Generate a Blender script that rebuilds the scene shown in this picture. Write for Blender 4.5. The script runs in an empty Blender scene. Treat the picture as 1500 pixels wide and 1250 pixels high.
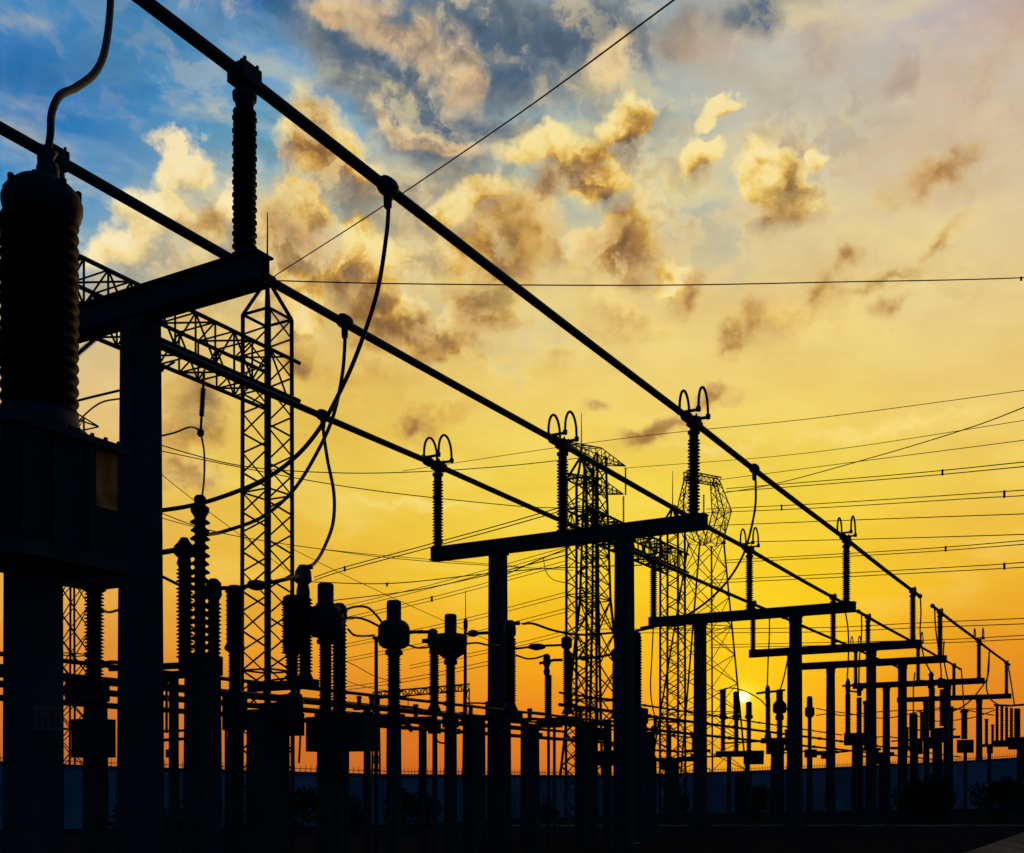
import bpy, math, random
from mathutils import Vector, Matrix
random.seed(7)
SC = bpy.context.scene
COL = SC.collection
# ------------------------------------------------------------------ camera, sky, sun
H = 1.6            # camera height above the ground, metres
F = 1650.0         # focal length in pixels of the 1500 px wide photograph
CX, HY = 750.0, 1148.0   # column of the view axis, row of the horizon
cam = bpy.data.cameras.new('camera'); cam_o = bpy.data.objects.new('camera', cam); COL.objects.link(cam_o)
cam_o.location = (0, 0, H); cam_o.rotation_euler = (math.radians(90), 0, 0)
cam.sensor_width = 36; cam.lens = 36 * F / 1500; cam.shift_y = (HY - 625) / 1500
cam.clip_start = .1; cam.clip_end = 5000
SC.camera = cam_o
SC.view_settings.view_transform = 'Standard'; SC.view_settings.look = 'None'
SC.view_settings.gamma = 1; SC.view_settings.exposure = 0; SC.view_settings.use_curve_mapping = False

def lin(c):
    return tuple((x/255/12.92 if x/255 <= .04045 else ((x/255+.055)/1.055)**2.4) for x in c)
def az_of(x): return math.atan((x-CX)/F)
def el_of(x, y): return math.atan((HY-y)/F*math.cos(az_of(x)))
SUN_AZ, SUN_EL = az_of(1090), el_of(1090, 1021)

world = bpy.data.worlds.new('World'); SC.world = world; world.use_nodes = True
NT = world.node_tree
for n in list(NT.nodes): NT.nodes.remove(n)
def _in(node, i, v):
    if v is None: return
    if isinstance(v, bpy.types.NodeSocket): NT.links.new(v, node.inputs[i])
    else: node.inputs[i].default_value = v
def mth(op, a, b=None, c=None, clamp=False):
    n = NT.nodes.new('ShaderNodeMath'); n.operation = op; n.use_clamp = clamp
    _in(n, 0, a); _in(n, 1, b); _in(n, 2, c); return n.outputs[0]
def vec(op, a, b=None):
    n = NT.nodes.new('ShaderNodeVectorMath'); n.operation = op; _in(n, 0, a); _in(n, 1, b)
    return n.outputs['Value'] if op in ('LENGTH', 'DOT_PRODUCT', 'DISTANCE') else n.outputs['Vector']
def vscale(a, s):
    n = NT.nodes.new('ShaderNodeVectorMath'); n.operation = 'SCALE'; _in(n, 0, a); _in(n, 'Scale', s); return n.outputs['Vector']
def comb(x, y, z=0.0):
    n = NT.nodes.new('ShaderNodeCombineXYZ'); _in(n, 0, x); _in(n, 1, y); _in(n, 2, z); return n.outputs[0]
def mixc(f, a, b, mode='MIX'):
    n = NT.nodes.new('ShaderNodeMixRGB'); n.blend_type = mode; _in(n, 0, f)
    for i, v in ((1, a), (2, b)):
        if isinstance(v, tuple) and len(v) == 3: v = v + (1,)
        _in(n, i, v)
    return n.outputs[0]
def ss(x, a, b, lo=0.0, hi=1.0):
    n = NT.nodes.new('ShaderNodeMapRange'); n.interpolation_type = 'SMOOTHSTEP'
    _in(n, 0, x); _in(n, 1, a); _in(n, 2, b); _in(n, 3, lo); _in(n, 4, hi); return n.outputs[0]
def noise(v, scale, detail, rough=.55, dist=0.0):
    n = NT.nodes.new('ShaderNodeTexNoise'); n.normalize = True
    _in(n, 'Vector', v); _in(n, 'Scale', scale); _in(n, 'Detail', detail); _in(n, 'Roughness', rough); _in(n, 'Distortion', dist)
    return n
def ramp(f, stops):
    n = NT.nodes.new('ShaderNodeValToRGB'); cr = n.color_ramp
    stops = sorted(stops)
    while len(cr.elements) < len(stops): cr.elements.new(.5)
    for e, (p, c) in zip(cr.elements, stops): e.position = 0
    for i, (p, c) in enumerate(stops):
        cr.elements[i].position = min(1, max(0, p)); cr.elements[i].color = tuple(c) + (1,)
    _in(n, 0, f); return n.outputs[0]

tc = NT.nodes.new('ShaderNodeTexCoord'); DIR = tc.outputs['Generated']
sx = NT.nodes.new('ShaderNodeSeparateXYZ'); NT.links.new(DIR, sx.inputs[0])
AZ = mth('ARCTAN2', sx.outputs[0], sx.outputs[1]); EL = mth('ARCSINE', sx.outputs[2])
TT = mth('MULTIPLY', mth('ADD', EL, .02), 1/1.59)          # elevation -> 0..1
def tpos(x, y): return (el_of(x, y)+.02)/1.59
ZEN = lin((18, 48, 92))
cols = {
 40:  [(0,(60,132,190)),(100,(28,112,182)),(200,(34,122,188)),(300,(60,148,200)),(390,(150,176,186)),(470,(205,190,150)),(560,(228,196,140)),(700,(232,192,106)),(850,(230,172,74)),(950,(224,144,54)),(1050,(204,116,48)),(1140,(184,98,46))],
 420: [(0,(44,108,166)),(100,(66,142,194)),(200,(98,160,194)),(300,(160,184,184)),(420,(216,188,126)),(550,(230,194,98)),(700,(234,198,76)),(850,(236,184,52)),(950,(234,156,36)),(1050,(216,120,34)),(1140,(196,98,36))],
 850: [(0,(120,150,172)),(100,(138,164,176)),(200,(146,176,178)),(300,(178,188,172)),(385,(222,200,146)),(550,(238,208,116)),(700,(243,213,78)),(850,(247,206,34)),(950,(247,174,12)),(1050,(232,122,20)),(1140,(204,92,28))],
 1150:[(0,(186,182,178)),(100,(192,192,182)),(250,(212,196,164)),(420,(230,203,138)),(550,(238,210,118)),(700,(243,214,76)),(850,(249,208,32)),(950,(251,188,6)),(1050,(240,128,18)),(1140,(212,90,32))],
 1460:[(0,(192,174,172)),(100,(206,186,164)),(250,(216,194,158)),(420,(232,206,142)),(550,(237,208,122)),(700,(239,202,82)),(850,(238,180,42)),(950,(229,144,26)),(1050,(218,116,28)),(1140,(192,94,32))]}
base = None; prev = None
for x, st in cols.items():
    last = st[0][1]
    s = [(tpos(x, y), lin(c)) for y, c in st] + [(tpos(x, 1175), tuple(.6*v for v in lin(st[-1][1]))), (.56, tuple(.25*v+.5*z for v, z in zip(lin(last), ZEN))), (.85, ZEN)]
    r = ramp(TT, s)
    base = r if base is None else mixc(ss(AZ, az_of(prev), az_of(x)), base, r)
    prev = x
# --- clouds: hand placed banks, their outlines broken up by noise on the sky sphere
W1 = noise(vec('MULTIPLY', DIR, (1, 1, 1.15)), 8.0, 5, .55)
warp = vscale(vec('SUBTRACT', W1.outputs['Color'], (.5, .5, .5)), .085)
W2 = noise(DIR, 30.0, 6, .58)
warp2 = vscale(vec('SUBTRACT', W2.outputs['Color'], (.5, .5, .5)), .05)
ANG = vec('ADD', vec('ADD', comb(AZ, EL), warp), warp2)
BV = vec('ADD', DIR, warp2)
BIL = noise(BV, 20.0, 6, .52).outputs['Fac']
BIL2 = noise(vec('ADD', BV, (.004, 0, .013)), 20.0, 6, .52).outputs['Fac']
REL = mth('SUBTRACT', BIL, BIL2)                 # relief towards the low sun
SOFT = noise(vec('ADD', DIR, warp), 11.0, 4, .5).outputs['Fac']
def bank(blobs, A=None):
    f = None; sp_ = NT.nodes.new('ShaderNodeSeparateXYZ'); NT.links.new(A or ANG, sp_.inputs[0])
    ax, ay = sp_.outputs[0], sp_.outputs[1]
    for (x, y, rx, ry, rot) in blobs:
        m = NT.nodes.new('ShaderNodeMapping'); m.vector_type = 'TEXTURE'
        _in(m, 'Vector', comb(ax, ay, 0.0 if f is None else f))   # chained, so few values are alive at once
        k = math.cos(az_of(x))/F
        m.inputs['Location'].default_value = (az_of(x), el_of(x, y), 0)
        m.inputs['Rotation'].default_value = (0, 0, math.radians(-rot))
        m.inputs['Scale'].default_value = (rx*k, ry*k, 10)
        d = vec('LENGTH', vec('MULTIPLY', m.outputs[0], (1, 1, 0)))
        v = mth('SUBTRACT', 1.0, d)
        f = v if f is None else mth('SMOOTH_MAX', f, v, .07)
    return f
def paint(sky, blobs, stops, amp=.6, lo=0.0, hi=.3, opa=1.0, rel=1.2):
    f = mth('ADD', bank(blobs), mth('MULTIPLY', mth('SUBTRACT', BIL, .5), amp))
    g = mth('SUBTRACT', mth('ADD', mth('MULTIPLY', f, .6), mth('MULTIPLY', mth('SUBTRACT', SOFT, .5), .6)), mth('MULTIPLY', REL, rel))
    c = ramp(mth('ADD', g, .15, clamp=True), [(p, lin(q)) for p, q in stops])
    return mixc(mth('MULTIPLY', ss(f, lo, hi), opa), sky, c)
sky = base
# thin high streaks in the blue
st = noise(vec('MULTIPLY', DIR, (1.0, 1.0, 2.4)), 8.0, 6, .62, .6).outputs['Fac']
sky = mixc(mth('MULTIPLY', ss(st, .45, .75), ss(EL, el_of(300, 420), el_of(300, 200), 0.0, .3)), sky, lin((170, 196, 212)))
sky = mixc(mth('MULTIPLY', ss(SOFT, .5, .7), ss(EL, el_of(300, 380), el_of(300, 200), 0.0, .25)), sky, mixc(1.0, sky, (.62, .72, .82), 'MULTIPLY'))
# broken cloud filling the middle of the sky
sky = paint(sky, [(330,330,250,120,-10),(620,330,340,210,10),(930,280,340,150,0),(1150,250,170,90,0)],
            [(0,(160,172,164)),(.22,(186,186,160)),(.4,(232,212,156)),(.58,(226,190,116)),(.78,(196,160,100)),(1,(156,138,110))], 1.6, .1, .9, .6, 3.2)
# slate bank at the top
sky = paint(sky, [(600,130,210,74,20),(760,60,210,90,8),(520,70,90,80,30),(880,30,110,60,0),(730,185,100,40,12),(1120,10,100,44,-10),(1010,40,50,50,20)],
            [(0,(160,164,160)),(.25,(138,142,142)),(.45,(112,124,134)),(.62,(84,104,126)),(1,(52,86,122))], 1.0, -.15, .5, .97, 1.4)
sky = paint(sky, [(1040,80,120,70,25),(1460,70,130,44,-55),(1190,80,60,60,-40),(1330,120,60,30,-30)],
            [(0,(212,188,154)),(.3,(208,178,146)),(.6,(186,160,138)),(1,(160,140,132))], .9, 0, .9, .6, 1.2)
# lit cream edges under and beside the slate bank
sky = paint(sky, [(590,28,120,38,22),(692,100,56,44,50),(630,190,120,16,15),(500,5,70,24,0),(900,70,30,60,20)],
            [(0,(206,186,150)),(.3,(230,204,162)),(.5,(224,190,140)),(.7,(190,164,134)),(1,(140,136,132))], 1.1, -.1, .75, .92, 1.8)
# cumulus banks: crisp lit tops, shaded hearts, soft undersides
CB = [(292,256,58,50,-20),(236,318,70,50,-25),(330,340,70,66,0),(190,378,80,44,0),
      (492,228,84,58,35),(448,312,54,70,20),(516,392,70,84,10),(560,462,70,52,0),(625,490,56,26,10),(430,462,54,62,0),
      (815,246,90,44,10),(900,202,54,34,-20),(868,300,54,40,0),(1028,258,52,42,0),(1128,274,56,44,10),(1062,178,36,18,0),(688,302,66,34,-15),
      (724,380,100,92,15),(902,370,78,64,5),(700,462,60,40,0),(975,415,40,30,0),(1200,240,30,22,0)]
UP = .013
fC = bank(CB); fU = bank(CB, vec('ADD', ANG, (-.003, UP, 0)))
nz_ = mth('MULTIPLY', mth('SUBTRACT', BIL, .5), 1.35)
fN = mth('ADD', fC, nz_); grad = mth('SUBTRACT', fC, fU)
heart = mth('ADD', mth('MULTIPLY', fN, .62), mth('MULTIPLY', mth('SUBTRACT', SOFT, .5), .75))
heart = mth('SUBTRACT', heart, mth('ADD', mth('MULTIPLY', grad, .75), mth('MULTIPLY', REL, 2.4)))
warm = ramp(mth('ADD', heart, .22, clamp=True), [(p, lin(q)) for p, q in
    [(0,(250,230,166)),(.2,(248,222,146)),(.36,(240,204,110)),(.5,(222,174,78)),(.64,(182,134,66)),(.82,(138,104,70)),(1,(108,94,84))]])
cool = ramp(mth('ADD', heart, .22, clamp=True), [(p, lin(q)) for p, q in
    [(0,(252,234,186)),(.2,(248,228,172)),(.38,(240,214,148)),(.55,(214,192,144)),(.72,(176,166,142)),(1,(132,142,146))]])
cc = mixc(ss(AZ, az_of(330), az_of(470)), cool, warm)
hi = ss(grad, .12, -.22, .3, 1.25)
msk = mth('SMOOTH_MIN', 1.0, mth('MAXIMUM', mth('DIVIDE', mth('ADD', fN, .06), hi), 0.0), .2)
sky = mixc(mth('MULTIPLY', msk, .95, clamp=True), sky, cc)
# golden-brown hearts and small dark scraps
SCR = [(0,(216,166,78)),(.3,(190,136,60)),(.55,(150,106,60)),(1,(108,86,72))]
sky = paint(sky, [(732,368,96,80,15),(700,446,60,50,0),(908,374,72,56,0),(480,200,50,44,20),(424,335,46,76,0),(555,475,60,44,10),(800,300,40,30,0),(300,330,40,30,0),(1145,276,34,30,10),(835,268,40,26,0),(600,470,54,28,20),(305,610,50,50,20),(545,440,36,50,0),(640,490,34,20,10),(470,530,40,40,0)],
            SCR, 1.0, -.15, .75, .86, 1.8)
sky = paint(sky, [(1242,378,24,36,10),(1214,424,32,34,-20),(1300,424,74,18,-8),(1375,366,52,18,-30),(1124,462,26,38,20),(1086,502,28,24,0),(1370,262,88,34,-12),(1300,462,30,18,-20),(1004,432,34,30,-30),(1062,588,50,20,-18),(975,644,90,22,-25),(880,600,28,18,0),(290,690,60,24,0),(600,604,20,14,0)],
            [(0,(224,190,116)),(.35,(206,164,96)),(.6,(176,130,74)),(1,(146,100,60))], 1.2, -.22, .8, .95, 1.2)
# broken texture through the whole upper sky
hiE = ss(EL, el_of(750, 620), el_of(750, 380))
hiE = mth('MULTIPLY', hiE, mth('MULTIPLY', ss(AZ, az_of(140), az_of(460), .15, .85), ss(AZ, az_of(1180), az_of(880), .45, 1.0)))
sky = mixc(mth('MULTIPLY', mth('MULTIPLY', ss(REL, .0, .10), ss(SOFT, .36, .6)), mth('MULTIPLY', hiE, .5)), sky, lin((244, 222, 168)))
sky = mixc(mth('MULTIPLY', mth('MULTIPLY', ss(REL, .0, -.11), ss(SOFT, .36, .6)), mth('MULTIPLY', hiE, .55)), sky, mixc(1.0, sky, (.66, .56, .46), 'MULTIPLY'))
# warm patches below the banks
sky = paint(sky, [(300,470,120,80,0),(520,540,150,50,10),(260,640,130,60,0),(640,600,130,40,-10),(900,470,160,60,10),(1180,470,150,60,-15),(130,470,90,60,0)],
            [(0,(228,190,110)),(.3,(244,212,112)),(.5,(224,178,84)),(.75,(196,142,76)),(1,(160,112,70))], 1.7, .1, 1.1, .6, 2.2)
# pale streak at the right
sky = paint(sky, [(1290,632,230,15,-10),(1060,668,120,12,-6),(620,720,180,14,0)], [(0,(240,212,120)),(.5,(250,224,130)),(1,(252,228,140))], .6, 0, .9, .6, 0)
# soft uneven veils lower down
vl = noise(vec('MULTIPLY', DIR, (1.0, 1.0, 3.0)), 9.0, 6, .58, .3).outputs['Fac']
sky = mixc(ss(vl, .42, .72, 0.0, .3), sky, mixc(1.0, sky, (.84, .68, .42), 'MULTIPLY'))
sky = mixc(mth('MULTIPLY', ss(vl, .5, .28), ss(EL, el_of(750, 1000), el_of(750, 800), 0.0, .3)), sky, lin((252, 228, 132)))
# the low sun and its glow
sd = (math.sin(SUN_AZ)*math.cos(SUN_EL), math.cos(SUN_AZ)*math.cos(SUN_EL), math.sin(SUN_EL))
dist = mth('MULTIPLY', mth('ARCCOSINE', mth('MINIMUM', vec('DOT_PRODUCT', DIR, sd), 1.0)), F)   # in photo px
sky = mixc(mth('MULTIPLY', mth('POWER', 2.718, mth('MULTIPLY', dist, -1/105)), .98, clamp=True), sky, lin((255, 214, 0)))
sky = mixc(mth('POWER', 2.718, mth('MULTIPLY', mth('POWER', mth('DIVIDE', dist, 16.0), 2.0), -1.0)), sky, (1.5, .82, .04))
sky = mixc(ss(dist, 10.0, 5.0), sky, (3.2, 2.4, .8))
# away from the sunset the sky is dusk blue
DUSK = ramp(TT, [(0, (.001, .003, .006)), (.02, (.0035, .023, .056)), (.3, (.003, .022, .058)), (1, (.0025, .017, .046))])
sky = mixc(ss(AZ, az_of(-40), math.radians(-46)), sky, DUSK)
sky = mixc(ss(AZ, az_of(1540), math.radians(52)), sky, DUSK)
sky = mixc(ss(EL, math.radians(37), math.radians(50)), sky, (.0025, .017, .046))
nish = NT.nodes.new('ShaderNodeTexSky'); nish.sky_type = 'NISHITA'; nish.sun_disc = False
nish.sun_elevation = SUN_EL; nish.sun_rotation = SUN_AZ
sky = mixc(1.0, sky, vscale(nish.outputs[0], .0012), 'ADD')
bg = NT.nodes.new('ShaderNodeBackground'); _in(bg, 0, sky); bg.inputs[1].default_value = 1.0
wo = NT.nodes.new('ShaderNodeOutputWorld'); NT.links.new(bg.outputs[0], wo.inputs[0])

sl = bpy.data.lights.new('sun', 'SUN'); sl.energy = .4; sl.angle = math.radians(.5); sl.color = (1, .62, .28)
so = bpy.data.objects.new('sun', sl); COL.objects.link(so)
so.rotation_euler = Vector(sd).to_track_quat('Z', 'Y').to_euler(); so.location = (0, -5, 30)

# ------------------------------------------------------------------ materials
def mat(name, c, rough=.6, metal=0.0, var=.25, scale=6.0, bump=.0, spec=.3, c2=None):
    m = bpy.data.materials.new(name); m.use_nodes = True; t = m.node_tree; N = t.nodes
    b = N['Principled BSDF']; b.inputs['Roughness'].default_value = rough; b.inputs['Metallic'].default_value = metal
    b.inputs['Specular IOR Level'].default_value = spec
    tx = N.new('ShaderNodeTexCoord'); nz = N.new('ShaderNodeTexNoise'); nz.inputs['Scale'].default_value = scale; nz.inputs['Detail'].default_value = 6
    t.links.new(tx.outputs['Object'], nz.inputs['Vector'])
    r = N.new('ShaderNodeValToRGB'); t.links.new(nz.outputs['Fac'], r.inputs[0])
    c2 = c2 or tuple(v*(1+var) for v in c)
    r.color_ramp.elements[0].position = .3; r.color_ramp.elements[0].color = tuple(v*(1-var) for v in c)+(1,)
    r.color_ramp.elements[1].position = .7; r.color_ramp.elements[1].color = tuple(c2)+(1,)
    t.links.new(r.outputs[0], b.inputs['Base Color'])
    if bump:
        bp = N.new('ShaderNodeBump'); bp.inputs['Strength'].default_value = bump; bp.inputs['Distance'].default_value = .02
        n2 = N.new('ShaderNodeTexNoise'); n2.inputs['Scale'].default_value = scale*6; n2.inputs['Detail'].default_value = 4
        t.links.new(tx.outputs['Object'], n2.inputs['Vector']); t.links.new(n2.outputs['Fac'], bp.inputs['Height']); t.links.new(bp.outputs[0], b.inputs['Normal'])
    return m
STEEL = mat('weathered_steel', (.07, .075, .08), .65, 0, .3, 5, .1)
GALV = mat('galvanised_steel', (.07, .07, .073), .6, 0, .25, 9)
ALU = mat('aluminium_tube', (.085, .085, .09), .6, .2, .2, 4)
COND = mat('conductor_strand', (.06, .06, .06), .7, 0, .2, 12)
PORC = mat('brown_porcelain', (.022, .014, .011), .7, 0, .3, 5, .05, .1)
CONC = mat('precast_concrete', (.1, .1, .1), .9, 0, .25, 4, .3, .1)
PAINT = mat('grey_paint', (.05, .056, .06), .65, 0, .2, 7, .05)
AMBER = mat('amber_translucent', (.5, .42, .28), .6, 0, .3, 9)  # tint of the translucent sheet at the tank end
_t = AMBER.node_tree; _tr = _t.nodes.new('ShaderNodeBsdfTranslucent'); _mx = _t.nodes.new('ShaderNodeMixShader'); _mx.inputs[0].default_value = .8
_t.links.new(_t.nodes['Color Ramp'].outputs[0], _tr.inputs[0]); _t.links.new(_t.nodes['Principled BSDF'].outputs[0], _mx.inputs[1]); _t.links.new(_tr.outputs[0], _mx.inputs[2]); _t.links.new(_mx.outputs[0], _t.nodes['Material Output'].inputs[0])
WALLM = mat('limewashed_wall', (.36, .5, .6), .95, 0, .32, .5, .3, .1)
GRAVEL = mat('dark_gravel', (.035, .034, .033), 1, 0, .5, 3, .8, .0)
ASPH = mat('asphalt', (.045, .045, .047), 1, 0, .3, 8, .4, .0)
KERBM = mat('kerb_concrete', (.16, .16, .16), .95, 0, .3, 6, .3, .05)
LEAF = mat('leaf_green', (.05, .075, .03), .8, 0, .45, 3, 0, .1)
BARK = mat('bark', (.07, .05, .035), .9, 0, .3, 9, .3, .05)
REDM = mat('red_lettering', (.45, .03, .02), .7, 0, .1, 9)
WHITE = mat('white_enamel', (.2, .2, .19), .6, 0, .1, 9)

# ------------------------------------------------------------------ helpers
RA = math.atan2(955.0, F)                    # the rails run 30 degrees to the right of the view axis
DV = Vector((math.sin(RA), math.cos(RA), 0)); PV = Vector((math.cos(RA), -math.sin(RA), 0)); ZV = Vector((0, 0, 1))
def W(x, y, D): return Vector(((x-CX)/F*D, D, H+(HY-y)/F*D))
def G(x, D): return Vector(((x-CX)/F*D, D, 0))
def px(n, D): return n*D/F
def zat(y, D): return H+(HY-y)/F*D
BASE = {}
class MB:
    def __init__(s): s.v = []; s.f = []; s.s = []
    def add(s, vs, fs, smooth=False):
        o = len(s.v); s.v += [Vector(v) for v in vs]
        for f in fs: s.f.append(tuple(i+o for i in f)); s.s.append(smooth)
        return s
    def box(s, c, sx, sy, sz, ax=None):
        c = Vector(c); u, w = ax or (PV, DV); u = Vector(u)*sx/2; w = Vector(w)*sy/2; z = ZV*sz/2
        vs = [c+a*u+b*w+e*z for e in (-1, 1) for a, b in ((-1, -1), (1, -1), (1, 1), (-1, 1))]
        return s.add(vs, [(3, 2, 1, 0), (4, 5, 6, 7), (0, 1, 5, 4), (1, 2, 6, 5), (2, 3, 7, 6), (3, 0, 4, 7)])
    def frus(s, c, w0, w1, h, ax=None):      # tapered square post standing on c
        c = Vector(c); u, w = ax or (PV, DV)
        vs = [c+ZV*e*h+(Vector(u)*a+Vector(w)*b)*(w1 if e else w0)/2 for e in (0, 1) for a, b in ((-1, -1), (1, -1), (1, 1), (-1, 1))]
        return s.add(vs, [(3, 2, 1, 0), (4, 5, 6, 7), (0, 1, 5, 4), (1, 2, 6, 5), (2, 3, 7, 6), (3, 0, 4, 7)])
    def lathe(s, c, prof, n=14, axis=None):
        c = Vector(c); k = len(prof)
        if axis is None: a, b, e = Vector((1, 0, 0)), Vector((0, 1, 0)), ZV
        else:
            e = Vector(axis).normalized(); a = e.orthogonal().normalized(); b = e.cross(a)
        vs = [c+e*z+(a*math.cos(2*math.pi*j/n)+b*math.sin(2*math.pi*j/n))*r for r, z in prof for j in range(n)]
        fs = [(i*n+j, i*n+(j+1) % n, (i+1)*n+(j+1) % n, (i+1)*n+j) for i in range(k-1) for j in range(n)]
        s.add(vs, fs, True)
        o = len(s.v)-k*n
        s.f.append(tuple(o+j for j in range(n-1, -1, -1))); s.s.append(False)
        s.f.append(tuple(o+(k-1)*n+j for j in range(n))); s.s.append(False)
        return s
    def tube(s, pts, r, n=8):
        pts = [Vector(p) for p in pts]; k = len(pts); rr = r if isinstance(r, (list, tuple)) else [r]*k
        t0 = (pts[1]-pts[0]).normalized(); a = t0.orthogonal().normalized(); vs = []
        for i, p in enumerate(pts):
            t = (pts[min(i+1, k-1)]-pts[max(i-1, 0)]).normalized()
            a = (a-t*a.dot(t)).normalized(); b = t.cross(a)
            vs += [p+(a*math.cos(2*math.pi*(j+.5)/n)+b*math.sin(2*math.pi*(j+.5)/n))*rr[i] for j in range(n)]
        fs = [(i*n+j, i*n+(j+1) % n, (i+1)*n+(j+1) % n, (i+1)*n+j) for i in range(k-1) for j in range(n)]
        s.add(vs, fs, n > 4)
        o = len(s.v)-k*n
        s.f.append(tuple(o+j for j in range(n-1, -1, -1))); s.s.append(False)
        s.f.append(tuple(o+(k-1)*n+j for j in range(n))); s.s.append(False)
        return s
    def bar(s, a, b, w): return s.tube([a, b], w*.7, 4)
    def build(s, name, m, parent=None, loc=None):
        b = BASE[parent] if parent else Vector(loc if loc is not None else (0, 0, 0))
        me = bpy.data.meshes.new(name); me.from_pydata([tuple(v-b) for v in s.v], [], s.f)
        me.polygons.foreach_set('use_smooth', s.s); me.materials.append(m); me.update()
        o = bpy.data.objects.new(name, me); COL.objects.link(o); BASE[o] = b
        if parent: o.parent = parent
        else: o.location = b
        return o
def tag(o, label=None, cat=None, group=None, kind=None):
    for k, v in (('label', label), ('category', cat), ('group', group), ('kind', kind)):
        if v: o[k] = v
    return o
def thing(name, label, cat, loc, group=None):
    o = bpy.data.objects.new(name, None); COL.objects.link(o); o.location = loc; o.empty_display_size = .2; BASE[o] = Vector(loc)
    return tag(o, label, cat, group)
def copy_tree(o, loc=None, label=None, parent=None, skip=()):
    c = o.copy(); COL.objects.link(c)
    if parent: c.parent = parent
    if loc is not None: c.location = loc; BASE[c] = Vector(loc)
    if label: c['label'] = label
    for ch in list(KIDS.get(o, ())) or list(o.children):
        if ch.name.split('.')[0] not in skip: copy_tree(ch, None, None, c, skip)
    return c
KIDS = {}
def spline(pts, n=8):
    pts = [Vector(p) for p in pts]; P = [pts[0]*2-pts[1]]+pts+[pts[-1]*2-pts[-2]]; out = []
    for i in range(1, len(P)-2):
        a, b, c, d = P[i-1:i+3]
        for j in range(n):
            t = j/n
            out.append(.5*((2*b)+(c-a)*t+(2*a-5*b+4*c-d)*t*t+(3*b-a-3*c+d)*t**3))
    return out+[pts[-1]]
def sheds(rc, rs, z0, z1, n):
    p = (z1-z0)/n; out = [(rc, z0)]
    for i in range(n):
        z = z0+i*p; r = rs if i % 2 == 0 else rs*.93
        out += [(rc, z+.12*p), (r, z+.3*p), (r, z+.42*p), (rc, z+.8*p)]
    return out+[(rc, z1)]

# ------------------------------------------------------------------ ground and wall
def sheet(name, pts, z, m):
    o = MB().add([(a, b, z) for a, b in pts], [tuple(range(len(pts)))]).build(name, m); return tag(o, kind='structure')
sheet('ground', [(-1500, -300), (1500, -300), (1500, 2500), (-1500, 2500)], 0, GRAVEL)
def quad_along(a, b, w):
    a = Vector(a[:2]); b = Vector(b[:2]); t = (b-a).normalized(); n = Vector((-t.y, t.x))*w/2
    return [tuple(a-n), tuple(b-n), tuple(b+n), tuple(a+n)]
p0 = Vector((10.4, 25.9, 0))
sheet('path', quad_along(p0-DV*30+PV*.75, p0+PV*.75+DV*70, 1.5), .006, KERBM)
sheet('road', quad_along(p0-DV*30+PV*4.2, p0+PV*4.2+DV*70, 4.0), .004, ASPH)
for off in (1.93, 6.35):
    a = p0-DV*20+PV*off; mb = MB()
    for i in range(56):
        mb.box(a+DV*(1.5*i+.75)+ZV*.065, .14, 1.485, .13)
    tag(mb.build('kerb', KERBM), kind='structure')
a = G(1080, 41); mb = MB(); X1, Y1 = Vector((1, 0, 0)), Vector((0, 1, 0))
for i in range(62):
    mb.box(a+X1*(i*.6-8)+ZV*(.04+random.uniform(-.012, .012)), .585, .8, .08, (X1, Y1))
tag(mb.build('cable_trench', KERBM), kind='structure')

WP = [(-420, 1096, 1220), (150, 1122, 1214), (560, 1134, 1209), (900, 1136, 1194), (1180, 1126, 1189), (1420, 1114, 1185), (1900, 1084, 1180)]
def wall_pt(q):
    x, t, b = q; D = H*F/(b-HY); return G(x, D), zat(t, D)
wl = ['pale boundary wall running behind the big oil filled transformer at far left', 'pale boundary wall section behind the three bulbous headed current transformers', 'lowest pale boundary wall section behind the slim lattice gantry columns',
      'pale boundary wall section directly below the setting sun', 'pale boundary wall section behind the farthest bus bar gantries', 'tall pale boundary wall section at the right edge of the yard']
for (q0, q1, lb) in zip(WP[:-1], WP[1:], wl):
    (a, za), (b, zb) = wall_pt(q0), wall_pt(q1)
    t = (b-a).normalized(); n = Vector((t.y, -t.x, 0)); r = thing('boundary_wall', lb, 'wall', a, 'boundary wall round the yard')
    def prism(mb, u0, u1, w, zl, zh):       # zl, zh are functions of u
        p0, p1 = a+t*u0, a+t*u1
        vs = [p+n*s*w/2+ZV*zf(u) for zf in (zl, zh) for p, u, s in ((p0, u0, 1), (p1, u1, 1), (p1, u1, -1), (p0, u0, -1))]
        mb.add(vs, [(3, 2, 1, 0), (4, 5, 6, 7), (0, 1, 5, 4), (1, 2, 6, 5), (2, 3, 7, 6), (3, 0, 4, 7)])
    L = (b-a).length; zt = lambda u: za+(zb-za)*u/L
    mb = MB(); prism(mb, 0.0, L, .24, lambda u: 0.0, lambda u: zt(u)-.12); mb.build('wall', WALLM, r)
    mb = MB(); prism(mb, 0.0, L, .34, lambda u: zt(u)-.12, zt); mb.build('coping', KERBM, r)
    mb = MB(); k = int(L/.2)
    for i in range(k):
        u = (i+.5)*L/k; p = a+t*u+ZV*zt(u); mb.tube([p, p+ZV*.27], [.016, .006], 4)
    prism(mb, 0, L, .03, lambda u: zt(u)+.1, lambda u: zt(u)+.125)
    tag(mb.build('spikes', STEEL, r), kind='stuff')
    mb = MB(); k = max(2, int(L/4.0))
    for i in range(1, k):
        u = i*L/k; mb.box(a+t*u+n*.16+ZV*(zt(u)-.12)/2, .36, .08, zt(u)-.124, (t, n))
    mb.build('piers', WALLM, r)

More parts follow.
